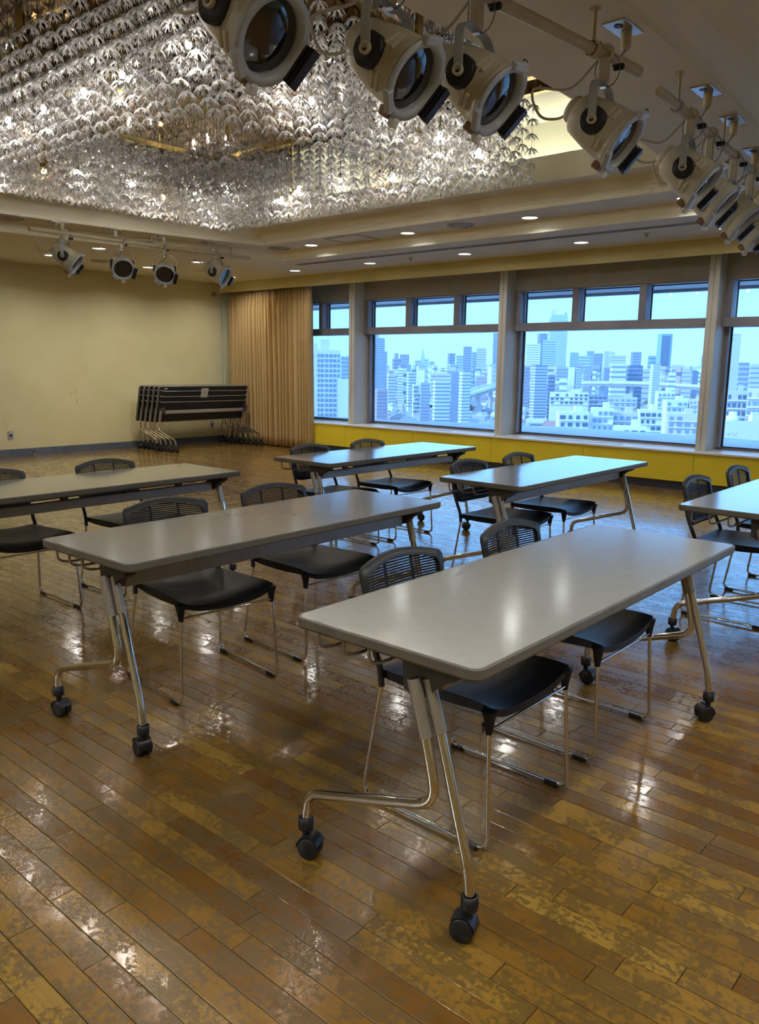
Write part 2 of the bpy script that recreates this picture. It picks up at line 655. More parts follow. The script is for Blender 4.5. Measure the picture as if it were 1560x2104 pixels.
# window wall below the sill: backing, kick plate, separate yellow panels
ww = struct('wall_window', MB().box(XB, XR, YP + 0.02, 9.7, 0.0, 0.43), mat('panel_backing', (0.25, 0.16, 0.01), 0.6))
MB().box(XB, XR, YP + 0.012, YP + 0.03, 0.0, 0.095).build('kick_plate', M_KICK, ww)
pm = MB().bbox(-0.6955, 0.6955, -0.012, 0.012, -0.17, 0.17, 0.002).mesh('panel', M_PANEL)
xx = -11.77 + 0.06 + 0.7
while xx < XR - 0.6:
    link('panel', pm, ww, (xx, YP + 0.006, 0.268))
    xx += 1.395
sill = MB().bbox(XB, XR, YP - 0.022, 9.98, 0.438, 0.462, 0.003)
s_o = struct('trim_1', sill, M_SILL)
for x0 in (-8.2, -5.55, -2.6):
    for k in range(2):
        MB().box(x0, x0 + 1.25, 9.50 + 0.07 * k, 9.52 + 0.07 * k, 0.4615, 0.4635).build('air_slot', mat('slot_grey', (0.16, 0.18, 0.22), 0.5), s_o)

# header above the glass and the yellow fascia that hides the curtain track
struct('wall_header', MB().box(XB, XR, 9.72, 9.95, 2.425, 3.0), M_HEAD)
struct('wall_fascia', MB().box(XB, XR, 9.17, 9.20, 2.63, Z1 + 0.02).box(XB, XR, 9.20, 9.72, 2.86, 2.9), M_FASCIA)

# pillars
PILL = [(-11.77, -11.65), (-8.98, -8.86), (-6.175, -6.055), (-3.385, -3.265), (-0.60, -0.48), (2.19, 2.31)]
for n_, (a, b) in enumerate(PILL):
    g = (a + b) / 2
    mb = MB().bbox(a, g - 0.004, 9.49, 9.56, 0.462, 2.86, 0.003).bbox(g + 0.004, b, 9.49, 9.56, 0.462, 2.86, 0.003).box(a + 0.002, b - 0.002, 9.50, 9.97, 0.462, 2.86)
    struct('trim_%d' % (n_ + 2), mb, M_PILLAR)

# windows, one per bay
WN = 0
for bi in range(len(PILL) - 1):
    xa, xb = PILL[bi][1], PILL[bi + 1][0]
    WN += 1
    we = bpy.data.objects.new('window_%d' % WN, None)
    COL.objects.link(we)
    we['kind'] = 'structure'
    yf, yb = 9.74, 9.92
    fr = MB()
    fr.box(xa, xb, 9.90, yb + 0.03, 0.462, 0.49)            # bottom rail
    fr.box(xa, xb, yf, yb + 0.03, 2.41, 2.45)                # head
    fr.box(xa, xa + 0.045, yf + 0.08, yb + 0.03, 0.49, 1.885)
    fr.box(xb - 0.045, xb, yf + 0.08, yb + 0.03, 0.49, 1.885)
    fr.build('frame', M_FRAME, we)
    MB().bbox(xa, xb, 9.70, yb + 0.02, 1.887, 1.992, 0.004).build('transom', M_FRAME, we)
    step = (xb - xa) / 3 + 0.03
    ms = [xa + 0.90, xa + 1.805]
    xs = [xa] + ms + [xb]
    for j, mxx in enumerate([xa + 0.03] + ms + [xb - 0.03]):
        hw = 0.045 if j in (1, 2) else 0.05
        MB().bbox(mxx - hw, mxx + hw, 9.72, 9.80, 1.992, 2.412, 0.003).box(mxx - hw + 0.02, mxx + hw - 0.02, 9.80, 9.93, 1.992, 2.412).build('mullion', M_FRAME, we)
    edges = [xa + 0.08] + ms + [xb - 0.08]
    for j in range(3):
        l_, r_ = edges[j] + (0.045 if j else 0), edges[j + 1] - (0.045 if j < 2 else 0)
        MB().box(l_, r_, 9.895, 9.90, 1.992, 2.412).build('pane', M_GLASS, we)
        g = MB().box(l_, l_ + 0.012, 9.87, 9.895, 1.992, 2.412).box(r_ - 0.012, r_, 9.87, 9.895, 1.992, 2.412).box(l_, r_, 9.87, 9.895, 2.40, 2.412)
        g.build('gasket', M_DARK, we)
    MB().box(xa + 0.045, xb - 0.045, 9.915, 9.92, 0.49, 1.888).build('pane', M_GLASS, we)
    MB().box(xa + 0.045, xa + 0.06, 9.90, 9.915, 0.49, 1.888).box(xb - 0.06, xb - 0.045, 9.90, 9.915, 0.49, 1.888).box(xa, xb, 9.89, 9.915, 0.488, 0.5).build('gasket', M_DARK, we)

# outside: ledge below the glass and the deep eave above it
M_LEDGE = noisy('pale_outdoor_ledge', (0.78, 0.78, 0.80), (0.84, 0.84, 0.85), 0.6, 2.0)
ld = struct('trim_20', MB().prism([(-16, 9.98), (8, 9.98), (8, 10.1), (-2, 11.2), (-5.2, 12.3), (-11, 10.7), (-16, 10.1)], 0.10, 0.40), mat('ledge_core', (0.3, 0.3, 0.3), 0.7))
lx = -15.0
while lx < 1.5:
    e0, e1 = (max(10.2, 10.88 + (q + 11) * 0.30) - max(0, q + 5.2) * 0.62 for q in (lx, lx + 2.79))
    MB().prism([(lx + 0.008, 9.98), (lx + 2.782, 9.98), (lx + 2.782, e1), (lx + 0.008, e0)], 0.40, 0.425).build('ledge_slab', M_LEDGE, ld)
    lx += 2.79
struct('roof_eave', MB().box(-16, 8, 9.96, 11.8, 2.53, 2.75).box(-16, 8, 11.7, 11.8, 2.49, 2.55), noisy('eave_soffit', (0.34, 0.33, 0.37), (0.40, 0.37, 0.38), 0.6, 1.2))

# ------------------------------------------------------------------ ceiling: nested curved coffers


def lc(y_, off=0.0):
    return -8.83 + (y_ - 3.2) ** 2 / 30 + off


def rc(y_, off=0.0):
    return -2.42 - (y_ - 3.2) ** 2 / 60 + off


mb = MB()
NS = 28


def ys_to(yf):
    return [YN + (yf - YN) * i / NS for i in range(NS + 1)]


def strip(A, B):
    mb.grid([A, B], True)


YF = {1: 7.76, 2: 7.13, 3: 6.75}
# lowest flat: window side and end-wall side
mb.grid([[(XB, 9.2, Z1), (XR, 9.2, Z1)], [(XB, 7.76, Z1), (XR, 7.76, Z1)]], False)
L1 = [(lc(y_, -0.50), y_, Z1) for y_ in ys_to(7.76)]
strip([(XB, p[1], Z1) for p in L1], L1)
# cove 1 (far side and left side)
r1 = Z2 - Z1
NA = 6
prevF = None
prevL = None
for k in range(NA + 1):
    a = math.pi / 2 * k / NA
    dy = r1 * (1 - math.cos(a))
    dz = r1 * math.sin(a)
    yy = 7.76 - dy
    Lk = [(lc(q, -0.50) + dy, q, Z1 + dz) for q in ys_to(7.76)]
    Lk[-1] = (lc(7.76, -0.50) + dy, yy, Z1 + dz)
    Fk = [(Lk[-1][0] + (XR - Lk[-1][0]) * i / 12, yy, Z1 + dz) for i in range(13)]
    if prevF:
        strip(prevF, Fk)
        strip(prevL, Lk)
    prevF, prevL = Fk, Lk
# flat 2 ring
yF2 = 7.76 - r1
A = prevF
B = [(lc(7.13) + (XR - lc(7.13)) * i / 12, 7.13, Z2) for i in range(13)]
strip(A, B)
L2 = [(lc(q), q, Z2) for q in ys_to(7.13)]
mb.grid([prevL[:-1] + [prevL[-1]], L2], True)
# beam on the right with the stage lights
yb_ = ys_to(7.13)
strip([(rc(q), q, Z2) for q in yb_], [(rc(q, 0.72), q, Z2) for q in yb_])
# cove 2
r2_ = Z3 - Z2
prevF = prevL = prevR = None
for k in range(NA + 1):
    a = math.pi / 2 * k / NA
    dy = r2_ * (1 - math.cos(a))
    dz = r2_ * math.sin(a)
    yy = 7.13 - dy
    Lk = [(lc(q) + dy, min(q, yy), Z2 + dz) for q in ys_to(7.13)]
    Fk = [(Lk[-1][0] + (rc(7.13) - Lk[-1][0]) * i / 12, yy, Z2 + dz) for i in range(13)]
    Rk = [(rc(q, 0.72) + dy, q, Z2 + dz) for q in yb_]
    if prevF:
        strip(prevF, Fk)
        strip(prevL, Lk)
        strip(prevR, Rk)
    prevF, prevL, prevR = Fk, Lk, Rk
# flat 3 and lip (riser 3)
yF3 = 6.75
A = prevF
L3 = [(lc(q, 0.45), q, Z3) for q in ys_to(yF3)]
B = [(L3[-1][0] + (rc(yF3) - L3[-1][0]) * i / 12, yF3, Z3) for i in range(13)]
strip(A, B)
strip(prevL, L3)
strip(L3, [(p[0], p[1], Z3T) for p in L3])
strip(B, [(p[0], p[1], Z3T) for p in B])
# light trough behind the lip, upper wall, top ceiling
Bt = [(p[0], yF3 + 0.02, Z3T) for p in B]
strip([(p[0], p[1], Z3T) for p in B], Bt)
strip(Bt, [(p[0], p[1], Z3 + 0.02) for p in Bt])
strip([(p[0], p[1], Z3 + 0.02) for p in Bt], [(p[0], 7.15, Z3 + 0.02) for p in Bt])
Lt = [(p[0] - 0.02, p[1], Z3T) for p in L3]
strip([(p[0], p[1], Z3T) for p in L3], Lt)
strip(Lt, [(p[0], p[1], Z3 + 0.02) for p in Lt])
strip([(p[0], p[1], Z3 + 0.02) for p in Lt], [(lc(p[1], 0.05), p[1], Z3 + 0.02) for p in Lt])
U = [(lc(7.15, 0.05) + (rc(7.15) - lc(7.15, 0.05)) * i / 12, 7.15) for i in range(13)]
strip([(a, b, Z3 + 0.02) for a, b in U], [(a, b, Z4) for a, b in U])
yu = ys_to(7.15)
strip([(lc(q, 0.05), q, Z3 + 0.02) for q in yu], [(lc(q, 0.05), q, Z4) for q in yu])
strip([(lc(q, 0.05), q, Z4) for q in yu], [(rc(q), q, Z4) for q in yu])
strip([(rc(q), q, Z2) for q in yu], [(rc(q), q, Z4) for q in yu])
# ceiling right of the beam
strip(prevR, [(XR, p[1], Z3) for p in prevR])
mb.grid([[(rc(7.13, 0.72), 7.13, Z2), (XR, 7.13, Z2)], [(rc(7.13, 0.72), 7.13, Z3), (XR, 7.13, Z3)]], False)
struct('ceiling', mb, M_CEIL)
struct('roof_slab', MB().box(XB - 0.2, XR + 0.2, YN - 0.2, 9.96, 3.75, 3.85), mat('roof_concrete', (0.4, 0.4, 0.4), 0.9))

# ------------------------------------------------------------------ ceiling fittings
trim_me = MB().lathe([(0.100, 0.002), (0.100, -0.006), (0.084, -0.008), (0.078, 0.002)], 28).mesh('trim_ring', M_TRIMW)
diff_me = MB().disc(0.079, -0.002, 28).mesh('diffuser', M_DIFF)


def downlight(x, y_, z, label, watts=DOWNLIGHT_W, group=None, big=1.0):
    t = thing('downlight', label, 'ceiling light', (x, y_, z), 0, group)
    for q in (link('trim_ring', trim_me, t), link('diffuser', diff_me, t)):
        q.scale = (big, big, 1)
    ld_ = bpy.data.lights.new('downlight_lamp', 'AREA')
    ld_.shape = 'DISK'
    ld_.size = 0.15 * big
    ld_.energy = watts
    ld_.color = DOWN_COL
    ld_.spread = math.radians(150)
    lo = bpy.data.objects.new('downlight_lamp', ld_)
    COL.objects.link(lo)
    lo.parent = t
    lo.location = (0, 0, -0.012)
    return t


ROW = ['above the curtain end', 'second from the curtain end', 'third from the curtain end', 'fourth from the curtain end', 'fifth, beside the stage light beam']
for i, x in enumerate((-9.29, -7.76, -6.15, -4.54, -2.93)):
    downlight(x, 8.62, Z1, 'lit round downlight of the row nearest the windows, ' + ROW[i], 4.6)
for i, x in enumerate((-7.76, -6.16, -4.54, -2.93)):
    downlight(x, 7.49, Z2, 'lit round downlight on the raised step of the ceiling, %s counted from the curtain' % ('first', 'second', 'third', 'fourth')[i], 3.2)
for (x, y_, lb) in ((-9.58, 5.55, 'lit round downlight behind the two left hanging stage lights'), (-9.67, 7.11, 'lit round downlight left of the rightmost far stage light'),
                    (-10.82, 7.06, 'lit round downlight near the yellow wall beside the third far stage light'), (-10.73, 5.5, 'lit round downlight near the yellow wall beside the leftmost far stage light'),
                    (-10.85, 8.63, 'lit round downlight in the corner above the folded tables')):
    downlight(x, y_, Z1, lb, DOWNLIGHT_W * 1.5)
# unseen fill downlights, added out of frame to brighten the near floor and tables
for i, (x, y_) in enumerate(((-10.7, 2.2), (-10.7, -1.0), (0.5, 8.62), (-0.3, 4.6), (1.6, 4.6), (-0.3, 2.4), (1.6, 2.4), (-0.3, 0.2), (1.6, 0.2), (-0.3, -2.0), (1.6, -2.0), (-5.5, -2.6), (-8.0, -2.6), (-3.4, -2.6), (-5.5, -0.6), (-3.4, -0.6))):
    zz = Z1 if x < -9 or y_ > 8 else (Z3 if x > -2 else Z4)
    downlight(x, y_, zz, 'unseen round fill downlight added in the ceiling outside the picture', DOWNLIGHT_W * (2.1 if x > -9 else 1.3), 'added fill downlights out of view')


def round_vent(x, y_, z, r, label):
    t = thing('air_vent', label, 'vent', (x, y_, z))
    MB().lathe([(r, 0.003), (r, -0.008), (r * 0.86, -0.016), (r * 0.80, -0.004)], 28).build('outer_ring', M_GRILLE, t)
    MB().lathe([(r * 0.74, -0.004), (r * 0.72, -0.014), (r * 0.52, -0.020), (r * 0.48, -0.008)], 28).build('middle_ring', M_GRILLE, t)
    MB().lathe([(r * 0.42, -0.008), (r * 0.38, -0.022), (0.001, -0.024)], 28).build('centre_cone', M_GRILLE, t)
    MB().disc(r * 0.98, -0.001, 28).build('dark_throat', M_VDARK, t)


round_vent(-5.36, 7.42, Z2, 0.15, 'round grey air vent between two downlights on the raised step')
round_vent(-8.30, 7.42, Z2, 0.15, 'round air vent at the far end of the raised step by the curtain')
round_vent(-8.94, 4.16, Z2, 0.15, 'round air vent at the left edge beside the far stage lights')
round_vent(-10.74, 6.22, Z1, 0.13, 'round air vent behind the second far stage light')

sd = thing('slot_diffuser', 'long narrow slot air diffuser running along the window side ceiling', 'vent', (0, 0, Z1))
MB().box(-8.72, -0.6, 8.10, 8.115, -0.006, 0.002).box(-8.72, -0.6, 8.185, 8.20, -0.006, 0.002).box(-8.72, -0.6, 8.142, 8.158, -0.006, 0.002).build('rail', M_GRILLE, sd)
MB().box(-8.72, -0.6, 8.115, 8.185, -0.0025, -0.001).build('dark_throat', M_VDARK, sd)
for (x, y_, lb) in ((-3.70, 8.45, 'small white sprinkler head on the ceiling near the right windows'), (-6.93, 8.5, 'small white sprinkler head on the ceiling above the middle window')):
    t = thing('sprinkler_head', lb, 'sprinkler', (x, y_, Z1))
    MB().lathe([(0.035, 0.002), (0.035, -0.008), (0.012, -0.012)], 16).build('plate', M_TRIMW, t)
    MB().lathe([(0.010, -0.008), (0.010, -0.035), (0.022, -0.036), (0.022, -0.040), (0.001, -0.040)], 12).build('deflector', M_GRILLE, t)
ap = thing('access_panel', 'flush rectangular access panel in the raised ceiling step', 'panel', (-6.98, 7.42, Z2))
MB().box(-0.26, 0.26, -0.19, 0.19, -0.004, 0.001).build('door', M_CEIL, ap)
MB().box(-0.275, -0.262, -0.2, 0.2, -0.008, 0.001).box(0.262, 0.275, -0.2, 0.2, -0.008, 0.001).box(-0.275, 0.275, -0.205, -0.192, -0.008, 0.001).box(-0.275, 0.275, 0.192, 0.205, -0.008, 0.001).build('rim', M_GRILLE, ap)
# fluorescent tubes lying in the cove trough
for i in range(4):
    xa = -7.2 + i * 1.25
    t = tag(MB().tube([(xa, 6.95, 3.13), (xa + 1.15, 6.95, 3.13)], 0.014, 8).build('cove_tube', M_COVE), 'fluorescent tube lying hidden in the cove of the high ceiling', 'tube light', 'tubes in the ceiling cove')

# ------------------------------------------------------------------ chandelier
CX0, CX1, CY0, CY1 = -7.45, -3.57, 2.62, 5.87
CH = thing('crystal_chandelier', 'huge rectangular chandelier of hanging star shaped crystals in the high ceiling', 'chandelier', (-5.5, 4.25, Z4 - 0.06))
CHO = Vector((-5.5, 4.25, Z4 - 0.06))
ZC = Z4 - 0.06


def flower():
    mb_ = MB()
    n = 7
    for k in range(n):
        a = 2 * math.pi * k / n + rng.uniform(-0.12, 0.12)
        ca, sa = math.cos(a), math.sin(a)

        def P(r, t, z):
            return (r * ca - t * sa, r * sa + t * ca, z)
        r1_, z1_ = 0.037, 0.014
        w0, w1 = 0.0068, 0.0068
        vs = [P(0.004, -w0, 0.024), P(0.004, w0, 0.024), P(0.004, 0, 0.034), P(r1_, -w1, z1_ - 0.004), P(r1_, w1, z1_ - 0.004), P(r1_, 0, z1_ + 0.006)]
        fs = [(0, 1, 4, 3), (1, 2, 5, 4), (2, 0, 3, 5)]
        mb_.add(vs, fs)
        dr = rng.uniform(-0.004, 0.004)
        for (tr, tt, tz) in ((0.064 + dr, 0.0, -0.024), (0.055, 0.020, -0.014), (0.055, -0.020, -0.014)):
            mb_.add([vs[3], vs[4], vs[5], P(tr, tt, tz)], [(0, 1, 3), (1, 2, 3), (2, 0, 3)])
    mb_.add([(0.008, 0, 0.03), (0, 0.008, 0.03), (-0.008, 0, 0.03), (0, -0.008, 0.03), (0, 0, 0.044), (0, 0, 0.016)],
            [(0, 1, 4), (1, 2, 4), (2, 3, 4), (3, 0, 4), (1, 0, 5), (2, 1, 5), (3, 2, 5), (0, 3, 5)])
    return mb_


LV6 = [2.86 + 0.108 * i for i in range(6)]
strands = []
NXs, NYs = 27, 23
for i in range(NXs):
    for j in range(NYs):
        x = CX0 + (CX1 - CX0) * i / (NXs - 1)
        y_ = CY0 + (CY1 - CY0) * j / (NYs - 1)
        if -6.78 < x < -4.20 and 3.20 < y_ < 5.28:
            continue
        strands.append((x + rng.normal(0, 0.004), y_ + rng.normal(0, 0.004), LV6))
for i in range(8):
    for j in range(6):
        strands.append((-6.02 + i * 1.02 / 7, 3.96 + j * 0.74 / 5, [2.86, 2.97]))
fl_meshes = [flower() for _ in range(4)]
fl_data = [f.mesh('crystal_flower', M_CRYSTAL) for f in fl_meshes]
inst = []
wires = MB()
for (x, y_, lv) in strands:
    for z in lv:
        inst.append((x, y_, z + rng.normal(0, 0.004)))
    q = 0.0013
    xx, yy = x - CHO.x, y_ - CHO.y
    vs = [(xx + q * math.cos(t), yy + q * math.sin(t), zz) for zz in (lv[0] - ZC, 0 if len(lv) > 2 else -0.27) for t in (0, 2.094, 4.189)]
    wires.add(vs, [(0, 1, 4, 3), (1, 2, 5, 4), (2, 0, 3, 5)])
tag(wires.build('hanging_wire', M_WIRE, CH), kind='stuff')


def vis_key(p):
    q = proj(p)
    d = (Vector(p) - CAM).length
    if q is None or not (-20 < q[0] < IMG_W + 20 and -20 < q[1] < IMG_H):
        return 1e6 + d
    return d


inst.sort(key=vis_key)
for k, p in enumerate(inst[:300]):
    o = link('crystal_flower', fl_data[k % 4], CH, Vector(p) - CHO)
    o.rotation_euler = (rng.normal(0, 0.05), rng.normal(0, 0.05), rng.uniform(0, 6.28))
rest = inst[300:]
V = []
Fc = []
off = 0
bv = [np.array(f.v) for f in fl_meshes]
bf = [f.f for f in fl_meshes]
for k, p in enumerate(rest):
    a = rng.uniform(0, 6.28)
    c_, s_ = math.cos(a), math.sin(a)
    v_ = bv[k % 4]
    tx, ty = rng.normal(0, 0.06), rng.normal(0, 0.06)
    xr_ = v_[:, 0] * c_ - v_[:, 1] * s_
    yr_ = v_[:, 0] * s_ + v_[:, 1] * c_
    V.append(np.stack([xr_ + p[0] - CHO.x, yr_ + p[1] - CHO.y, v_[:, 2] + tx * xr_ + ty * yr_ + p[2] - CHO.z], 1))
    Fc += [tuple(i + off for i in f) for f in bf[k % 4]]
    off += len(v_)
me = bpy.data.meshes.new('crystal_mass')
me.from_pydata(np.concatenate(V).tolist(), [], Fc)
me.materials.append(M_CRYSTAL)
tag(link('crystal_mass', me, CH), kind='stuff')
# mirrored canopy on the high ceiling with brass edges, and the mirrored box in the hollow middle
MB().box(-2.1, 2.1, -1.8, 1.8, 0.0, 0.058).build('canopy_mirror', M_MIRROR, CH)
e_ = MB()
e_.box(-2.16, 2.16, -1.86, -1.8, -0.05, 0.058).box(-2.16, 2.16, 1.8, 1.86, -0.05, 0.058).box(-2.16, -2.1, -1.8, 1.8, -0.05, 0.058).box(2.1, 2.16, -1.8, 1.8, -0.05, 0.058)
e_.build('canopy_edge', M_MIRROR, CH)
BX, BY, BZ = 1.26, 1.0, -0.27
bxm = MB().box(-BX, BX, -BY, BY, BZ, 0.0).build('mirror_box', M_MIRROR, CH)
fin = MB().box(-0.018, 0.018, -0.018, 0.018, BZ - 0.02, 0).mesh('brass_fin', M_BRASS)
for i in range(5):
    for sy in (-1, 1):
        link('brass_fin', fin, bxm, (-BX + 2 * BX * i / 4, sy * BY, 0))
for i in range(1, 3):
    for sx in (-1, 1):
        link('brass_fin', fin, bxm, (sx * BX, -BY + 2 * BY * i / 3, 0))
e_ = MB()
e_.box(-BX - 0.02, BX + 0.02, -BY - 0.02, -BY + 0.05, BZ - 0.02, BZ + 0.02).box(-BX - 0.02, BX + 0.02, BY - 0.05, BY + 0.02, BZ - 0.02, BZ + 0.02)
e_.box(-BX - 0.02, -BX + 0.05, -BY, BY, BZ - 0.02, BZ + 0.02).box(BX - 0.05, BX + 0.02, -BY, BY, BZ - 0.02, BZ + 0.02)
e_.build('box_trim', M_BRASS, bxm)
bulb_me = MB().lathe([(0.001, -0.026), (0.012, -0.022), (0.018, -0.010), (0.018, 0.004), (0.010, 0.016), (0.001, 0.02)], 12).mesh('bulb', M_BULB)
bulbw_me = MB().lathe([(0.001, -0.03), (0.016, -0.024), (0.024, -0.010), (0.022, 0.006), (0.010, 0.02)], 12).mesh('amber_bulb', M_BULBW)
tube_me = MB().lathe([(0.030, 0.03), (0.030, 0.585)], 14).lathe([(0.037, 0.0), (0.037, 0.06), (0.030, 0.06)], 14).mesh('brass_tube', M_BRASS)
sock_me = MB().lathe([(0.009, 0.018), (0.009, 0.06), (0.004, 0.064), (0.004, 0.47)], 8).mesh('lamp_stem', M_BRASS)
bulbs = [(-3.70, 2.70, 3.0), (-4.36, 2.72, 3.0), (-4.80, 2.73, 3.0), (-5.31, 2.73, 3.0), (-5.75, 2.70, 3.0), (-6.30, 2.72, 3.0), (-6.85, 2.72, 3.0), (-3.64, 3.28, 3.0), (-3.84, 3.71, 3.0), (-3.67, 4.28, 3.0), (-3.66, 4.79, 3.0), (-3.70, 5.33, 3.0),
         (-7.16, 3.98, 3.08), (-7.20, 4.55, 3.11), (-7.33, 4.87, 3.0), (-7.30, 5.36, 3.14), (-6.83, 5.42, 3.16), (-7.41, 5.62, 3.0), (-6.22, 5.60, 3.0), (-5.80, 5.44, 3.02), (-5.28, 5.46, 3.02), (-4.7, 5.5, 3.0), (-4.2, 5.36, 3.0), (-7.30, 3.3, 3.0)]
for (x, y_, zb) in bulbs:
    s_ = link('lamp_stem', sock_me, CH, (x - CHO.x, y_ - CHO.y, zb - ZC))
    link('bulb', bulb_me, s_, (0, 0, 0))
for (x, y_) in ((-3.95, 3.55), (-3.92, 4.85), (-4.75, 2.95), (-6.0, 2.95), (-7.06, 3.6), (-7.2, 4.9), (-5.0, 5.68), (-6.2, 5.70)):
    s_ = link('brass_tube', tube_me, CH, (x - CHO.x, y_ - CHO.y, 3.04 - ZC))
    link('amber_bulb', bulbw_me, s_, (0, 0, -0.02))
s_ = link('brass_tube', MB().lathe([(0.012, 0.0), (0.012, 0.62)], 12).mesh('thin_brass_tube', M_BRASS), CH, (-4.99 - CHO.x, 3.97 - CHO.y, 3.0 - ZC))
for i, (x, y_, zb) in enumerate(bulbs):
    ld_ = bpy.data.lights.new('bulb_glow', 'POINT')
    ld_.energy = 3.6
    ld_.color = (1.0, 0.92, 0.82)
    ld_.shadow_soft_size = 0.02
    lo = bpy.data.objects.new('bulb_glow', ld_)
    COL.objects.link(lo)
    lo.parent = CH
    lo.location = (x - CHO.x, y_ - CHO.y, zb - 0.052 - ZC)

# ------------------------------------------------------------------ stage lights


def axis_matrix(loc, d):
    z = Vector(d).normalized()
    q = z.to_track_quat('Z', 'Y')
    return Matrix.Translation(loc) @ q.to_matrix().to_4x4()


def stage_light(name, label, pivot, yaw, tilt, hang_z, cable_side=-1, group=None, lens_mat=None, cable_to=None):
    """cream parabolic stage light: local frame has the yoke axis on Y and the beam on +X tilted down"""
    t = thing(name, label, 'stage light', (pivot[0], pivot[1], pivot[2]), yaw, group)
    ax = Vector((math.cos(tilt), 0, -math.sin(tilt)))
    A = axis_matrix((0, 0, 0), ax)           # local Z along the beam
    body = MB().lathe([(0.001, -0.135), (0.072, -0.132), (0.088, -0.118), (0.098, -0.07), (0.112, 0.0), (0.119, 0.06), (0.119, 0.10), (0.125, 0.104), (0.125, 0.128)], 28, A)
    bo = body.build('body', M_CAN, t)
    cap = MB().lathe([(0.001, -0.175), (0.052, -0.172), (0.060, -0.160), (0.060, -0.130)], 20, A)
    cap.build('rear_cap', M_CAN, t)
    MB().lathe([(0.125, 0.128), (0.134, 0.128), (0.134, 0.142), (0.108, 0.142), (0.106, 0.112)], 28, A).build('front_ring', M_CANG, t)
    MB().lathe([(0.106, 0.112), (0.098, 0.100), (0.096, 0.106)], 28, A).build('lens_rim', M_LENSR, t)
    lens = MB().lathe([(0.106, 0.108), (0.08, 0.116), (0.05, 0.121), (0.001, 0.123)], 28, A)
    lens.build('lens', lens_mat or M_LENS, t)
    # colour-frame clips round the front
    far = max(range(0, 360, 15), key=lambda g: (lambda q: 0.85 * q.y - 0.35 * q.z)((A @ Matrix.Rotation(math.radians(g), 4, 'Z')).to_3x3() @ Vector((1, 0, 0))))
    for k in range(3):
        Mk = A @ Matrix.Rotation(math.radians(far + 120 * k), 4, 'Z')
        if k == 0:
            c = MB().bbox(0.112, 0.146, -0.062, 0.062, 0.142, 0.150, 0.002).bbox(0.116, 0.150, -0.064, 0.064, 0.155, 0.163, 0.002).bbox(0.116, 0.150, -0.064, 0.064, 0.168, 0.176, 0.002).box(0.118, 0.132, -0.05, 0.05, 0.13, 0.17)
        else:
            c = MB().bbox(0.118, 0.146, -0.042, 0.042, 0.130, 0.158, 0.004)
        c.xform(Mk).build('frame_clip', M_CANG if k else M_BLK, t)
    # brown tab under the front
    best = max((0, 90, 180, 270), key=lambda g: -(A @ Matrix.Rotation(math.radians(g), 4, 'Z') @ Vector((1, 0, 0))).z)
    Mk = A @ Matrix.Rotation(math.radians(best), 4, 'Z')
    MB().bbox(0.116, 0.15, -0.026, 0.026, 0.07, 0.112, 0.006).xform(Mk).build('brown_tab', M_WOODTAB, t)
    MB().bbox(0.13, 0.165, -0.018, 0.018, 0.118, 0.15, 0.008).xform(Mk).build('white_tab', M_WHITEPL, t)
    Mk2 = A @ Matrix.Rotation(math.radians(best + 180), 4, 'Z')
    MB().tube([Mk2 @ Vector(p) for p in ((0.13, -0.012, 0.13), (0.155, -0.012, 0.135), (0.155, 0.012, 0.135), (0.13, 0.012, 0.13))], 0.003, 6).build('latch', M_BLK, t)
    # cooling slots, proud ribs along the body
    for k, a in enumerate((35, 145, 215, 325)):
        Mk = A @ Matrix.Rotation(math.radians(a), 4, 'Z')
        MB().bbox(0.110, 0.124, -0.03, 0.03, 0.035, 0.05, 0.002).bbox(0.110, 0.124, -0.03, 0.03, 0.062, 0.077, 0.002).xform(Mk).build('vent_rib', M_CAN, bo)
    # yoke
    hy = 0.142
    top = 0.175
    pts = rounded([(0, -hy, 0), (0, -hy, top), (0, hy, top), (0, hy, 0)], 0.085, 7)
    yk = MB()
    # flat strap: sweep a rectangle
    vs = []
    for i, p in enumerate(pts):
        a = pts[max(i - 1, 0)]
        b = pts[min(i + 1, len(pts) - 1)]
        tg = (b - a).normalized()
        nrm = Vector((0, -tg.z, tg.y))
        for dx, dn in ((-0.018, -0.0025), (0.018, -0.0025), (0.018, 0.0025), (-0.018, 0.0025)):
            vs.append(p + Vector((dx, 0, 0)) + nrm * dn)
    fs = []
    for i in range(len(pts) - 1):
        for j in range(4):
            fs.append((i * 4 + j, i * 4 + (j + 1) % 4, (i + 1) * 4 + (j + 1) % 4, (i + 1) * 4 + j))
    fs += [(0, 1, 2, 3), tuple(len(vs) - 4 + k for k in (3, 2, 1, 0))]
    yk.add(vs, fs)
    yk.build('yoke', M_CANG, t)
    for s in (-1, 1):
        Md = Matrix.Rotation(-s * math.pi / 2, 4, 'X')
        d = MB().lathe([(0.057, 0.100), (0.057, 0.132), (0.053, 0.136), (0.001, 0.136)], 24, Md).build('pivot_disc', M_BLK, t)
        MB().lathe([(0.012, 0.136), (0.012, 0.150), (0.021, 0.150), (0.021, 0.136)], 16, Md).build('pivot_ring', M_CAN, d)
    # hook clamp up to the pipe
    hz = hang_z - pivot[2]
    ck = MB().bbox(-0.022, 0.022, -0.02, 0.02, top + 0.004, hz - 0.018, 0.005)
    ring = [(0.034 * math.cos(q), 0, hz + 0.034 * math.sin(q)) for q in [math.radians(x_) for x_ in range(-100, 181, 20)]]
    ck.tube(ring, 0.009, 8)
    ck.build('hook_clamp', M_CAN, t)
    MB().lathe([(0.014, top - 0.012), (0.014, top + 0.012)], 12).disc(0.014, top - 0.012, 12).build('yoke_bolt', M_CHROME, t)
    wg = MB().tube([(0.03, 0.03, hz - 0.045), (0.045, 0.05, hz - 0.045)], 0.006, 8)
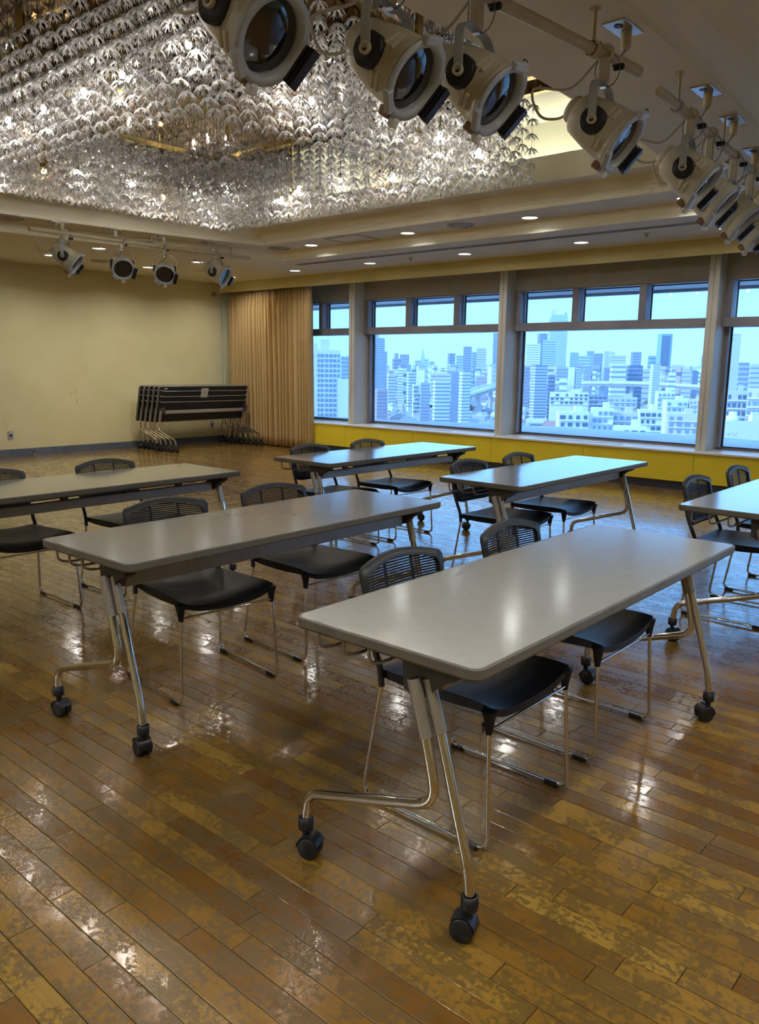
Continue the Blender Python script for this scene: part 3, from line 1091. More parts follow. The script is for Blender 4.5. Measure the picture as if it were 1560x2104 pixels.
    wg.bbox(0.025, 0.075, 0.044, 0.062, hz - 0.060, hz - 0.032, 0.006)
    wg.build('wing_knob', M_BLK, t)
    # steel safety loop
    lp = [(0.01 + 0.055 * math.sin(q), 0.02, (hz + top) / 2 + (hz - top) * 0.55 * math.cos(q)) for q in [math.radians(x_) for x_ in range(0, 361, 24)]]
    MB().tube(lp, 0.0022, 6).build('safety_loop', M_STEELW, t)
    # power lead from the rear cap, hanging in a loop to the pipe
    r0 = A @ Vector((0, 0, -0.17))
    pl = [r0, r0 + Vector((-0.05, -0.01, -0.04)), r0 + Vector((-0.14, -0.02, -0.02)), r0 + Vector((-0.18, -0.01, 0.10)), Vector((-0.15, 0.0, hz - 0.12)), Vector((-0.05, 0.02, hz - 0.03)), Vector((0.0, 0.03, hz + 0.03))]
    if cable_side < 0:
        sm = []
        for i in range(len(pl) - 1):
            for k in range(5):
                tt = k / 5
                a, b, c, d = pl[max(i - 1, 0)], pl[i], pl[i + 1], pl[min(i + 2, len(pl) - 1)]
                sm.append(0.5 * ((2 * b) + (c - a) * tt + (2 * a - 5 * b + 4 * c - d) * tt ** 2 + (3 * b - a - 3 * c + d) * tt ** 3))
        sm.append(pl[-1])
        MB().tube(sm, 0.006, 8).build('power_lead', M_CABLE, t)
    return t


ZP = 2.745
M_LENSB = mat('blue_lens_glass', (0.05, 0.09, 0.14), 0.08, 0.0, 0.8, coat=0.5)
RL = [(-2.02, 1.68, 2.395, 'big stage light cut off by the top edge, nearest the camera'), (-1.94, 2.24, 2.41, 'cream stage light second from the top left in the near row'),
      (-1.87, 2.65, 2.435, 'cream stage light third in the near row, beside the chandelier corner'), (-1.78, 3.50, 2.443, 'cream stage light hanging alone from the end of the near pipe'),
      (-1.81, 4.60, 2.455, 'cream stage light first on the far right pipe, with looping lead'), (-1.85, 5.02, 2.42, 'cream stage light half hidden behind the first one of the right pipe'),
      (-1.90, 5.60, 2.415, 'cream stage light third on the right pipe'), (-1.94, 6.08, 2.40, 'cream stage light last at the right picture edge')]
for i, (x, y_, z, lb) in enumerate(RL):
    stage_light('stage_light', lb, (x, y_, z), math.radians((6, 8, 10, 11, 12, 12, 12, 12)[i]), math.radians((36, 36, 38, 36, 40, 40, 42, 42)[i]), ZP, group='near row of stage lights')
LL = [(-8.82, 4.70, 2.545, 46, 35, 'far stage light at the left end, seen from its side'), (-8.82, 5.40, 2.53, -26, 28, 'far stage light second from left with its lens turned to us'),
      (-8.80, 5.98, 2.52, -36, 30, 'far stage light third from left facing straight out'), (-8.78, 6.76, 2.56, 24, 24, 'far stage light at the right end with a bluish lens')]
for i, (x, y_, z, ya, ti, lb) in enumerate(LL):
    stage_light('stage_light', lb, (x, y_, z), math.radians(ya), math.radians(ti), 2.80, group='far row of stage lights', lens_mat=M_LENSB if i == 3 else None)


def pipe(label, p0, p1, hang, z):
    t = thing('lighting_pipe', label, 'pipe', ((p0[0] + p1[0]) / 2, (p0[1] + p1[1]) / 2, z))
    c = Vector(t.location)
    MB().tube([Vector((*p0, z)) - c, Vector((*p1, z)) - c], 0.0245, 14).build('tube', M_PIPE, t)
    for s in hang:
        q = Vector((p0[0] + (p1[0] - p0[0]) * s, p0[1] + (p1[1] - p0[1]) * s, z)) - c
        MB().tube([q, q + Vector((0, 0, Z2 - z))], 0.008, 8).lathe([(0.025, Z2 - z - 0.004), (0.025, Z2 - z)], 14, Matrix.Translation(q)).lathe([(0.032, -0.02), (0.034, 0), (0.032, 0.02)], 14, Matrix.Translation(q) @ Matrix.Rotation(math.pi / 2, 4, 'X')).build('hanger', M_PIPE, t)


pipe('cream pipe carrying the four nearest stage lights', (-2.04, 1.1), (-1.757, 3.80), (0.1, 0.5, 0.86), ZP)
pipe('cream pipe carrying the stage lights at the right edge', (-1.785, 4.12), (-1.97, 6.5), (0.12, 0.5, 0.9), ZP)
pipe('cream pipe carrying the four far stage lights', (-8.83, 4.30), (-8.77, 7.30), (0.1, 0.5, 0.9), 2.80)


def socket_plate(x, y_, rz, label, cable=None):
    t = thing('socket_plate', label, 'socket', (x, y_, Z2), rz)
    MB().bbox(-0.055, 0.055, -0.10, 0.10, -0.008, 0.002, 0.002).build('plate', M_PLATE, t)
    MB().lathe([(0.020, -0.008), (0.020, -0.011), (0.012, -0.010), (0.001, -0.007)], 16, Matrix.Translation((0, -0.045, 0))).build('empty_socket', M_BLK, t)
    MB().lathe([(0.024, -0.006), (0.023, -0.07), (0.016, -0.085), (0.001, -0.085)], 16, Matrix.Translation((0, 0.04, 0))).build('plug', M_PIPE, t)
    if cable:
        c = Vector((x, y_, Z2))
        e = Vector(cable) - c
        e.rotate(Matrix.Rotation(-rz, 3, 'Z'))
        p0 = Vector((0, 0.04, -0.085))
        pts = [p0.lerp(e, k / 8) + Vector((0, 0, -0.06 * math.sin(math.pi * k / 8))) for k in range(9)]
        MB().tube(pts, 0.005, 7).build('lead', M_CABLE, t)


for i, (x, y_, cb) in enumerate(((-1.795, 3.69, (-1.78, 3.45, 2.78)), (-1.80, 4.76, (-1.80, 4.55, 2.78)), (-1.86, 5.39, (-1.85, 5.1, 2.78)), (-1.98, 6.22, (-1.92, 5.7, 2.78)), (-2.12, 2.30, (-1.94, 2.3, 2.78)))):
    socket_plate(x, y_, math.radians(2 * i), 'steel ceiling socket plate with plug, %s' % ('above the lone light', 'above the right pipe start', 'in the middle of the right pipe', 'at the right picture edge', 'over the second light')[i], cb)
for i, (x, y_) in enumerate(((-8.89, 4.64), (-8.79, 5.24), (-8.78, 5.89), (-8.74, 6.55))):
    socket_plate(x + 0.05, y_, 0, 'steel ceiling socket plate over the %s far stage light' % ('first', 'second', 'third', 'fourth')[i])

# ------------------------------------------------------------------ curtain
cu = thing('curtain', 'long pleated tan curtain drawn at the far end of the windows', 'curtain', (-10.7, 9.27, 0))
NP, NZ = 420, 16
P = []
ph = rng.uniform(0, 6.28, 6)
for k in range(NZ + 1):
    tz = k / NZ
    z = 0.015 + (2.66 - 0.015) * tz
    rowp = []
    for i in range(NP + 1):
        s = i / NP
        x = -1.03 + 2.08 * s + 0.03 * (1 - tz) * s
        a = 2 * math.pi * (23 * s + 0.55 * math.sin(9 * s + ph[3]) + 0.35 * math.sin(23 * s + ph[4]))
        drift = 0.9 * math.sin(5 * s + ph[1]) * (1 - tz) + 0.7 * math.sin(13 * s + ph[2]) * tz * (1 - tz) * 2
        b_ = a + drift
        yy = (0.052 + 0.016 * math.sin(17 * s + ph[0])) * math.sin(b_ + 0.55 * math.sin(b_)) + 0.010 * math.sin(2.3 * a + ph[5])
        if tz > 0.9:
            yy = yy * 0.55 + 0.014 * math.sin(2 * a)
        rowp.append((x + 0.012 * math.cos(b_), yy, z))
    P.append(rowp)
co = MB().grid(P).build('cloth', M_CURT, cu)
sol = co.modifiers.new('thickness', 'SOLIDIFY')
sol.thickness = 0.002
MB().box(-1.05, 1.05, -0.01, 0.01, 2.66, 2.69).build('track', M_PILLAR, cu)
t = thing('pull_cord', 'thin white curtain cord hanging in the corner by the tan curtain', 'cord', (-11.80, 9.20, 0))
MB().tube([(0, 0, 0.9), (-0.008, 0, 1.5), (0.004, 0, 2.64)], 0.004, 6).build('cord', M_WHITEPL, t)
t = thing('wall_bumper', 'small brown knob on the yellow wall above the curtain corner', 'bumper', (XB, 9.02, 2.60))
MB().lathe([(0.008, 0.0), (0.008, 0.05), (0.03, 0.055), (0.036, 0.07), (0.030, 0.09), (0.001, 0.095)], 16, Matrix.Rotation(math.pi / 2, 4, 'Y')).build('knob', mat('brown_knob', (0.25, 0.17, 0.07), 0.4), t)
MB().tube([(0.02, 0.0, 0), (0.03, 0.09, 0.005)], 0.006, 8).build('arm', mat('brown_knob', (0.25, 0.17, 0.07), 0.4), t)


def outlet(y_, z, label, cord=False):
    t = thing('wall_outlet', label, 'outlet', (XB, y_, z))
    MB().bbox(0, 0.010, -0.035, 0.035, -0.058, 0.058, 0.002).build('plate', M_GREYPL, t)
    MB().lathe([(0.018, 0.010), (0.018, 0.014), (0.001, 0.014)], 16, Matrix.Rotation(math.pi / 2, 4, 'Y')).build('socket', M_BLK, t)
    MB().box(0.010, 0.0115, -0.025, 0.025, 0.028, 0.042).build('name_strip', M_WHITEPL, t)
    if cord:
        MB().tube([(0.012, 0, -0.02), (0.03, 0.01, -0.1), (0.02, 0.03, -0.20)], 0.005, 6).build('cord', M_CABLE, t)


outlet(5.31, 0.312, 'grey wall outlet on the bare yellow wall at the far left')
outlet(8.96, 0.315, 'grey wall outlet behind the folded tables', True)
t = thing('door_stop', 'small metal door stop on the floor by the baseboard', 'door stop', (-11.76, 5.60, 0))
MB().lathe([(0.012, 0.0), (0.010, 0.055)], 14).build('post', M_CHROME, t)
MB().lathe([(0.001, 0.075), (0.024, 0.073), (0.026, 0.06), (0.024, 0.055), (0.010, 0.055)], 16).build('bumper', M_BLK, t)

# ------------------------------------------------------------------ folding tables
TL, TD, TH, TT = 1.80, 0.60, 0.72, 0.030


def leg_curves(s):
    """front and rear leg centre lines at one end (y), in the x-z plane"""
    front = rounded([(0.115, 0.645), (0.158, 0.512), (0.256, 0.165), (0.262, 0.095)], 0.05)
    rear = rounded([(0.088, 0.645), (0.134, 0.505), (0.170, 0.335), (-0.265, 0.187), (-0.285, 0.165), (-0.285, 0.092)], 0.07)
    return front, rear


def rounded2(p, r):
    return [(q.x, q.z) for q in rounded([(a, 0, b) for a, b in p], r)]


FRONT = rounded2([(0.120, 0.640), (0.160, 0.512), (0.254, 0.185), (0.262, 0.106)], 0.04)
REAR = rounded2([(0.094, 0.640), (0.136, 0.500), (0.176, 0.335), (-0.275, 0.195), (-0.285, 0.106)], 0.065)
slv = lambda a: [(a[0][0], 0, a[0][1]), (a[1][0], 0, a[1][1])]
leg_f = MB().tube([(x, 0, z) for x, z in FRONT], 0.0135, 12).mesh('front_leg', M_CHROME)
leg_r = MB().tube([(x, 0, z) for x, z in REAR], 0.0145, 12).mesh('rear_leg', M_CHROME)
sl_f = MB().tube([(0.120, 0, 0.640), (0.160, 0, 0.512)], 0.0165, 12).mesh('sleeve', M_SLEEVE)
sl_r = MB().tube([(0.094, 0, 0.640), (0.136, 0, 0.500)], 0.0175, 12).mesh('sleeve', M_SLEEVE)
cm = MB()
for s in (-1, 1):
    Mw = Matrix.Translation((0.012, s * 0.013, 0.027)) @ Matrix.Rotation(math.pi / 2, 4, 'X')
    cm.lathe([(0.001, -0.010), (0.024, -0.010), (0.027, -0.007), (0.027, 0.007), (0.024, 0.010), (0.001, 0.010)], 20, Mw)
hood = [(0.012 + 0.030 * math.cos(a), 0.027 + 0.030 * math.sin(a)) for a in [math.radians(q) for q in range(20, 200, 15)]]
hv = [(x, y_, z) for y_ in (-0.022, 0.022) for x, z in hood]
nh = len(hood)
cm.add(hv, [(i, i + 1, nh + i + 1, nh + i) for i in range(nh - 1)], True)
cm.lathe([(0.009, 0.05), (0.009, 0.072)], 12)
cast_me = cm.xform(Matrix.Diagonal((1.14, 1.14, 1.2, 1))).mesh('caster', M_CAST)
coll_me = MB().lathe([(0.012, 0.066), (0.019, 0.068), (0.020, 0.072), (0.020, 0.096), (0.014, 0.098)], 16).xform(Matrix.Diagonal((1.1, 1.1, 1.22, 1))).mesh('collar', M_CAST)
top_me = MB().prism(rrect(TD - 0.016, TL - 0.016, 0.026), TH - 0.004, TH).mesh('tabletop', M_LAM)
eb = MB()
ring_prof = [(-0.009, 0.0), (-0.0022, -0.0004), (0.0, -0.0028), (0.0, -0.024), (-0.004, -TT), (-0.016, -TT)]
P = []
for (o_, z_) in ring_prof:
    pts = rrect(TD + 2 * o_, TL + 2 * o_, 0.034 + o_)
    pts.append(pts[0])
    P.append([(a, b, TH + z_) for a, b in pts])
eb.grid(P, False)
edge_me = eb.mesh('edge_band', M_EDGE)
und_me = MB().prism(rrect(TD - 0.03, TL - 0.03, 0.02), TH - TT, TH - 0.006).mesh('underside', M_UNDER)
br = MB()
bp_ = [(0.045, 0.688), (0.215, 0.688), (0.205, 0.655), (0.150, 0.628), (0.135, 0.600), (0.085, 0.585), (0.052, 0.598)]
br.add([(x, y_, z) for y_ in (-0.022, 0.022) for x, z in bp_], [tuple(range(7))[::-1], tuple(range(7, 14))] + [(i, (i + 1) % 7, 7 + (i + 1) % 7, 7 + i) for i in range(7)])
br.lathe([(0.020, 0.022), (0.018, 0.028), (0.001, 0.028)], 14, Matrix.Translation((0.098, 0, 0.62)) @ Matrix.Rotation(math.pi / 2, 4, 'X'))
br.lathe([(0.020, 0.022), (0.018, 0.028), (0.001, 0.028)], 14, Matrix.Translation((0.098, 0, 0.62)) @ Matrix.Rotation(-math.pi / 2, 4, 'X'))
brk_me = br.mesh('bracket', M_BRKT)
bar_me = MB().bbox(0.098, 0.122, -0.80, 0.80, 0.588, 0.642, 0.004).mesh('crossbar', M_SLEEVE)
pin_me = MB().bbox(-0.012, 0.012, -0.02, 0.02, 0.64, 0.692, 0.002).mesh('bar_spacer', M_BRKT)


def wire_me(x):
    pts = rounded([(x, -0.865, 0.690), (x, -0.865, 0.640), (x + 0.004, -0.82, 0.628), (x, 0.82, 0.628), (x, 0.865, 0.640), (x, 0.865, 0.690)], 0.03, 4)
    return MB().tube(pts, 0.0048, 8).mesh('shelf_wire', M_SLEEVE)


wires_me = [wire_me(x) for x in (-0.145, -0.055, -0.235)]
YE = 0.862
swiv = [[(200, 20), (190, -35)], [(170, 10), (240, 60)], [(210, -20), (150, 30)], [(180, 45), (200, 5)], [(230, 10), (190, -10)], [(160, -30), (210, 40)]]


def table(label, x, y_, rz=0.0, k=0):
    t = thing('folding_table', label, 'table', (x, y_, 0), rz, 'grey flip-top tables on casters')
    link('tabletop', top_me, t)
    link('edge_band', edge_me, t)
    link('underside', und_me, t)
    link('crossbar', bar_me, t)
    for q in (-0.55, -0.2, 0.2, 0.55):
        link('bar_spacer', pin_me, t, (0.11, q, 0))
    for w_ in wires_me:
        link('shelf_wire', w_, t)
    for e, s in enumerate((-1, 1)):
        link('bracket', brk_me, t, (0, s * (YE - 0.03), 0))
        for q, (lm, sm_, x_) in enumerate(((leg_f, sl_f, 0.262), (leg_r, sl_r, -0.285))):
            dy = YE * s + (0.006 * s if q else -0.020 * s)
            l_ = link('leg', lm, t, (0, dy, 0))
            link('sleeve', sm_, l_)
            c_ = link('caster', cast_me, t, (x_, dy, 0))
            c_.rotation_euler = (0, 0, math.radians(swiv[k % 6][e][q] + 40 * e))
            link('collar', coll_me, c_)
    return t


TABS = [('grey-topped folding table nearest the camera, lower right', -1.245, 2.315, 0.4), ('grey-topped folding table at middle left, in front of two pushed-in chairs', -2.655, 2.30, 0.9),
        ('grey-topped folding table cut off by the left picture edge', -4.262, 2.32, 0.9), ('grey-topped folding table farthest away, nearest the tan curtain', -4.165, 4.80, 0.3),
        ('grey-topped folding table in the middle of the row by the windows', -2.66, 4.83, 0.3), ('grey-topped folding table cut off by the right picture edge', -1.195, 4.895, 0.3)]
for k, (lb, x, y_, rz) in enumerate(TABS):
    table(lb, x, y_, math.radians(rz), k)

# folded tables parked against the end wall, tops tipped upright
FT = MB
ROTF = Matrix.Translation((0.105, 0, 0.62)) @ Matrix.Rotation(math.radians(75), 4, 'Y') @ Matrix.Translation((-0.105, 0, -0.62))


def xmesh(me_, M):
    c = me_.copy()
    c.transform(M)
    return c


f_top, f_edge, f_und = xmesh(top_me, ROTF), xmesh(edge_me, ROTF), xmesh(und_me, ROTF)
f_wires = [xmesh(q, ROTF) for q in wires_me]
pap_me = xmesh(MB().box(-0.26, -0.10, -0.06, 0.08, TH - TT - 0.002, TH - TT).mesh('paper_label', M_PAPER), ROTF)
stk_me = xmesh(MB().box(-0.27, -0.245, 0.74, 0.80, TH - TT - 0.002, TH - TT).mesh('sticker', M_PAPER), ROTF)
ORD = ['frontmost, its black underside facing the room', 'second from the front', 'third from the front', 'second from the wall', 'closest to the yellow wall']
for k in range(5):
    t = thing('folded_table', 'folded table in the stack by the yellow wall, ' + ORD[k], 'table', (-10.98 - 0.118 * k, 8.23 - 0.012 * k, 0), math.pi, 'folded tables by the end wall')
    link('tabletop', f_top, t)
    link('edge_band', f_edge, t)
    link('underside', f_und, t)
    link('crossbar', bar_me, t)
    for w_ in f_wires:
        link('shelf_wire', w_, t)
    if k == 0:
        tag(link('paper_label', pap_me, t), 'white printed paper stuck on the black underside')
        link('sticker', stk_me, t)
    for e, s in enumerate((-1, 1)):
        link('bracket', brk_me, t, (0, s * (YE - 0.03), 0))
        for q, (lm, sm_, x_) in enumerate(((leg_f, sl_f, 0.262), (leg_r, sl_r, -0.285))):
            dy = YE * s + (0.006 * s if q else -0.020 * s)
            l_ = link('leg', lm, t, (0, dy, 0))
            link('sleeve', sm_, l_)
            c_ = link('caster', cast_me, t, (x_, dy, 0))
            c_.rotation_euler = (0, 0, math.radians(170 + 30 * q))
            link('collar', coll_me, c_)

# ------------------------------------------------------------------ stacking chairs (face +X)
SW = 0.232
P = []
for i in range(17):
    u_ = -1 + 2 * i / 16
    rowp = []
    for j in range(13):
        v_ = j / 12
        x = -0.215 + 0.445 * v_
        yy = u_ * (0.205 + 0.022 * v_)
        z = 0.432 + 0.018 * u_ * u_ * (0.3 + 0.7 * v_) - 0.016 * math.sin(math.pi * v_) * (1 - u_ * u_)
        if v_ > 0.8:
            q = (v_ - 0.8) / 0.2
            z -= 0.028 * q * q * (1 - 0.75 * u_ ** 4)
        rowp.append((x, yy, z))
    P.append(rowp)
sm_b = MB().grid(P)
n1, n2 = 17, 13
und = [[(x, yy * 0.985, z - 0.024 - 0.012 * (1 - (abs(2 * j / 12 - 1)) ** 2)) for j, (x, yy, z) in enumerate(r)] for r in P]
sm_b.grid([r[::-1] for r in und])
loop = P[0] + [r[-1] for r in P[1:]] + P[-1][-2::-1] + [r[0] for r in P[-2:0:-1]]
loop2 = und[0] + [r[-1] for r in und[1:]] + und[-1][-2::-1] + [r[0] for r in und[-2:0:-1]]
sm_b.grid([loop + [loop[0]], loop2 + [loop2[0]]])
seat_me = sm_b.mesh('seat', M_SEAT)
cup_me = MB().lathe([(0.024, 0.43), (0.017, 0.405), (0.0115, 0.37), (0.010, 0.36)], 12).disc(0.024, 0.43, 12).mesh('leg_cup', M_SEAT)


def side(s):
    pts = [(0.222, s * 0.222, 0.40), (0.243, s * 0.238, 0.012), (-0.243, s * 0.240, 0.012), (-0.188, s * 0.214, 0.40)]
    return MB().tube(rounded(pts, 0.045, 6), 0.0067, 10).mesh('side_leg', M_CHROME)


side_me = {s: side(s) for s in (-1, 1)}
xbar_me = MB().tube([(0.225, -0.224, 0.372), (0.225, 0.224, 0.372)], 0.0048, 8).mesh('crossbar', M_CHROME)
pad_me = MB().bbox(-0.026, 0.026, -0.011, 0.011, -0.012, 0.004, 0.003).mesh('foot_pad', M_CAST)


def bx(z, y_):
    """x of the back shell at height z and sideways y: leaning and curved in plan"""
    return -0.200 - 0.235 * (z - 0.44) - 0.035 + 0.40 * y_ * y_


def post(s):
    pts = [(-0.190, s * 0.214, 0.385), (-0.196, s * 0.212, 0.44), (bx(0.55, 0.2) - 0.004, s * 0.208, 0.55), (bx(0.66, 0.2) - 0.004, s * 0.206, 0.66)]
    return MB().tube(rounded(pts, 0.05, 4), 0.0105, 10).mesh('back_post', M_BACK)


post_me = {s: post(s) for s in (-1, 1)}


def back_outline(inset):
    pts = []
    W_, z0, z1 = 0.212 - inset, 0.505 + inset, 0.752 - inset
    n = 10
    for i in range(n + 1):           # top edge, arched
        u_ = 1 - 2 * i / n
        pts.append((u_ * (W_ - 0.028), z1 + 0.026 * (1 - u_ * u_)))
    for i in range(5):
        a = math.radians(90 + 90 * (i + 1) / 6)
        pts.append((-(W_ - 0.028) + 0.028 * math.cos(a), z1 - 0.028 + 0.028 * math.sin(a)))
    pts += [(-W_ + 0.004, z1 - 0.08), (-W_ + 0.010, z0 + 0.10), (-W_ + 0.016, z0 + 0.035)]
    pts.append((-W_ + 0.035, z0 + 0.008))
    for i in range(1, 8):
        u_ = -1 + 2 * i / 8
        pts.append((u_ * (W_ - 0.035), z0))
    pts.append((W_ - 0.035, z0 + 0.008))
    pts += [(W_ - 0.016, z0 + 0.035), (W_ - 0.010, z0 + 0.10), (W_ - 0.004, z1 - 0.08)]
    for i in range(5):
        a = math.radians(0 + 90 * i / 6 + 7.5)
        pts.append(((W_ - 0.028) + 0.028 * math.cos(a), z1 - 0.028 + 0.028 * math.sin(a)))
    return pts


o1, o2 = back_outline(0.0), back_outline(0.024)
fbm = MB()
rings = []
for (o_, dx) in ((o2, 0.010), (o1, 0.006), (o1, -0.010), (o2, -0.012), (o2, 0.010)):
    r_ = [(bx(z, y_) + dx, y_, z) for y_, z in o_]
    rings.append(r_ + [r_[0]])
fbm.grid(rings)
bfr_me = fbm.mesh('back_frame', M_BACK)
msh = MB()
ins = back_outline(0.020)
import bisect


def width_at(z):
    ys = []
    for i in range(len(ins)):
        (y0, z0), (y1, z1) = ins[i], ins[(i + 1) % len(ins)]
        if (z0 - z) * (z1 - z) < 0:
            ys.append(y0 + (y1 - y0) * (z - z0) / (z1 - z0))
    return (min(ys), max(ys)) if len(ys) >= 2 else None


z = 0.530
while z < 0.762:
    wv = width_at(z)
    if wv:
        n = 10
        yv = [wv[0] + (wv[1] - wv[0]) * i / n for i in range(n + 1)]
        msh.grid([[(bx(z - 0.0031, q), q, z - 0.0031) for q in yv], [(bx(z + 0.0031, q), q, z + 0.0031) for q in yv]])
    z += 0.0088
mesh_me = msh.mesh('mesh_panel', M_MESH)
rib_me = MB()
for q in (-0.07, 0.07):
    rib_me.tube([(bx(0.53, q) - 0.008, q, 0.520), (bx(0.64, q) - 0.010, q, 0.64), (bx(0.745, q) - 0.008, q, 0.750)], 0.0055, 6)
rib_me = rib_me.mesh('back_rib', M_MESH)
lum_me = MB().grid([[(bx(z_, q) - 0.012, q, z_) for q in [-0.19 + 0.38 * i / 8 for i in range(9)]] for z_ in (0.515, 0.545, 0.575)]).mesh('lower_panel', M_BACK)


def chair(label, x, y_, rz):
    t = thing('stacking_chair', label, 'chair', (x, y_, 0), rz, 'black mesh-back stacking chairs')
    link('seat', seat_me, t)
    link('back_frame', bfr_me, t)
    link('mesh_panel', mesh_me, t)
    link('back_rib', rib_me, t)
    link('lower_panel', lum_me, t)
    link('crossbar', xbar_me, t)
    for s in (-1, 1):
        l_ = link('leg', side_me[s], t)
        for px in (0.185, -0.205):
            link('foot_pad', pad_me, l_, (px, s * 0.239, 0.0125))
        link('leg_cup', cup_me, t, (0.222, s * 0.221, 0))
        link('back_post', post_me[s], t)
    return t


CH_ = [(-1.380, 2.035, 0, 'black chair at the nearest table, the one closer to the camera'), (-1.395, 2.740, 0, 'black chair at the nearest table, the farther of its two'),
       (-2.835, 2.055, -6, 'black chair at the middle-left table, its left one'), (-2.845, 2.735, -3, 'black chair at the middle-left table, its right one'),
       (-4.395, 1.955, 1, 'black chair cut off at the left picture edge'), (-4.40, 2.700, 2, 'black chair behind the left-edge table, the fully visible one'),
       (-4.28, 4.390, 0, 'black chair at the farthest table, on its left half'), (-4.27, 5.060, 0, 'black chair at the farthest table, on its right half'),
       (-2.80, 4.455, 0, 'black chair at the middle window-side table, on its left half'), (-2.80, 5.090, 0, 'black chair at the middle window-side table, on its right half'),
       (-1.38, 4.760, 0, 'black chair at the right-edge table, the one nearer the camera'), (-1.37, 5.470, 0, 'black chair at the right-edge table, cut by the picture edge')]
for (x, y_, a, lb) in CH_:
    chair(lb, x, y_, math.radians(a))
# ------------------------------------------------------------------ the city outside
GZ = -45.0
CWHITE = noisy('city_white', (0.80, 0.80, 0.80), (0.72, 0.73, 0.75), 0.8, 0.05)
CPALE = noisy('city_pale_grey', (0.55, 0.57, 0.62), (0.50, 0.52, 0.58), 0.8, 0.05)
CGREY = noisy('city_blue_grey', (0.24, 0.30, 0.42), (0.28, 0.34, 0.45), 0.7, 0.05)
CDARK = noisy('city_dark_blue', (0.09, 0.15, 0.27), (0.11, 0.18, 0.30), 0.6, 0.05)
CPINK = noisy('city_pink_brick', (0.58, 0.42, 0.44), (0.52, 0.38, 0.41), 0.8, 0.05)
CBEIGE = noisy('city_beige', (0.66, 0.62, 0.60), (0.60, 0.56, 0.55), 0.8, 0.05)
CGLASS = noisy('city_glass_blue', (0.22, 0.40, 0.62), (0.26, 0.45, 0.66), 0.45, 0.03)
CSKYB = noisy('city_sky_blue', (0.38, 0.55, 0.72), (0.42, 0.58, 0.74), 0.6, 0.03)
CWIN = mat('city_window_dark', (0.10, 0.15, 0.24), 0.3)
CWINL = mat('city_window_mid', (0.24, 0.32, 0.44), 0.4)
CROOFR = noisy('roof_red_tile', (0.36, 0.20, 0.22), (0.42, 0.25, 0.26), 0.8, 0.3)
CROOFB = noisy('roof_blue_slate', (0.22, 0.27, 0.36), (0.28, 0.33, 0.42), 0.8, 0.3)
CROOFG = noisy('roof_pale', (0.52, 0.55, 0.60), (0.60, 0.62, 0.66), 0.8, 0.3)
CLEAF = noisy('park_foliage', (0.10, 0.14, 0.10), (0.24, 0.14, 0.14), 0.9, 0.15)


def at(px, py, d):
    """point seen at a pixel, at horizontal distance d"""
    r = FW + RT * ((px - IMG_W / 2) / F_PX) - UP * ((py - IMG_H / 2) / F_PX)
    k = d / math.hypot(r.x, r.y)
    return CAM + r * k


UNIT = MB().box(-0.5, 0.5, -0.5, 0.5, 0, 1)
unit_me = {}


def unit(m):
    if m.name not in unit_me:
        unit_me[m.name] = UNIT.mesh('unit_block', m)
    return unit_me[m.name]


def block(name, m, parent, x, y_, z, sx, sy, sz):
    o = link(name, unit(m), parent, (x, y_, z))
    o.scale = (sx, sy, sz)
    return o


BLD = []


def clear(x, y_, r):
    return all((x - a) ** 2 + (y_ - b) ** 2 > (r + c) ** 2 for a, b, c in BLD)


def building(name, label, px0, px1, pyt, d, m, yaw=20, k=0.7, bands=0, bm=None, band_h=0.45, pent=None, group=None, cat='building', vert=0, z_low=None, check=False):
    a, b = at(px0, pyt, d), at(px1, pyt, d)
    Wd = math.hypot(b.x - a.x, b.y - a.y)
    top = (a.z + b.z) / 2
    c = (a + b) / 2
    dirv = Vector((c.x, c.y, 0)).normalized()
    base = math.atan2(dirv.y, dirv.x) - math.pi / 2        # local +Y points away from the camera
    ya = math.radians(yaw)
    wx = Wd / (math.cos(ya) + k * abs(math.sin(ya)))
    wy = wx * k
    if check and not clear(c.x + dirv.x * wy * 0.5, c.y + dirv.y * wy * 0.5, 0.5 * math.hypot(wx, wy) + 1):
        return None
    BLD.append((c.x + dirv.x * wy * 0.5, c.y + dirv.y * wy * 0.5, 0.5 * math.hypot(wx, wy)))
    t = thing(name, label, cat, (c.x + dirv.x * wy * 0.5, c.y + dirv.y * wy * 0.5, GZ), base + ya, group)
    H = top - GZ
    block('body', m, t, 0, 0, 0, wx, wy, H)
    if bands:
        lo = 6.0 if z_low is None else z_low
        st = (H - lo - 1.0) / bands
        for i in range(bands):
            block('window_band', bm or CWINL, t, 0, 0, lo + st * (i + 0.3), wx * (1.004 if vert == 0 else 0.86), wy * 1.012, st * band_h)
    if vert:
        for i in range(vert):
            block('pier_fin', m, t, -wx / 2 + wx * (i + 0.5) / vert, 0, 3, wx * 0.25 / vert * 2, wy * 1.03, H - 3)
    if pent:
        for (u0, u1, hh) in pent:
            block('penthouse', m, t, wx * ((u0 + u1) / 2 - 0.5), 0, H, wx * (u1 - u0), wy * 0.6, hh)
    return t, wx, wy, H


struct('ground', MB().box(-9000, 4000, 60, 9000, GZ - 2, GZ), noisy('city_ground', (0.34, 0.36, 0.40), (0.42, 0.43, 0.46), 0.9, 0.02))

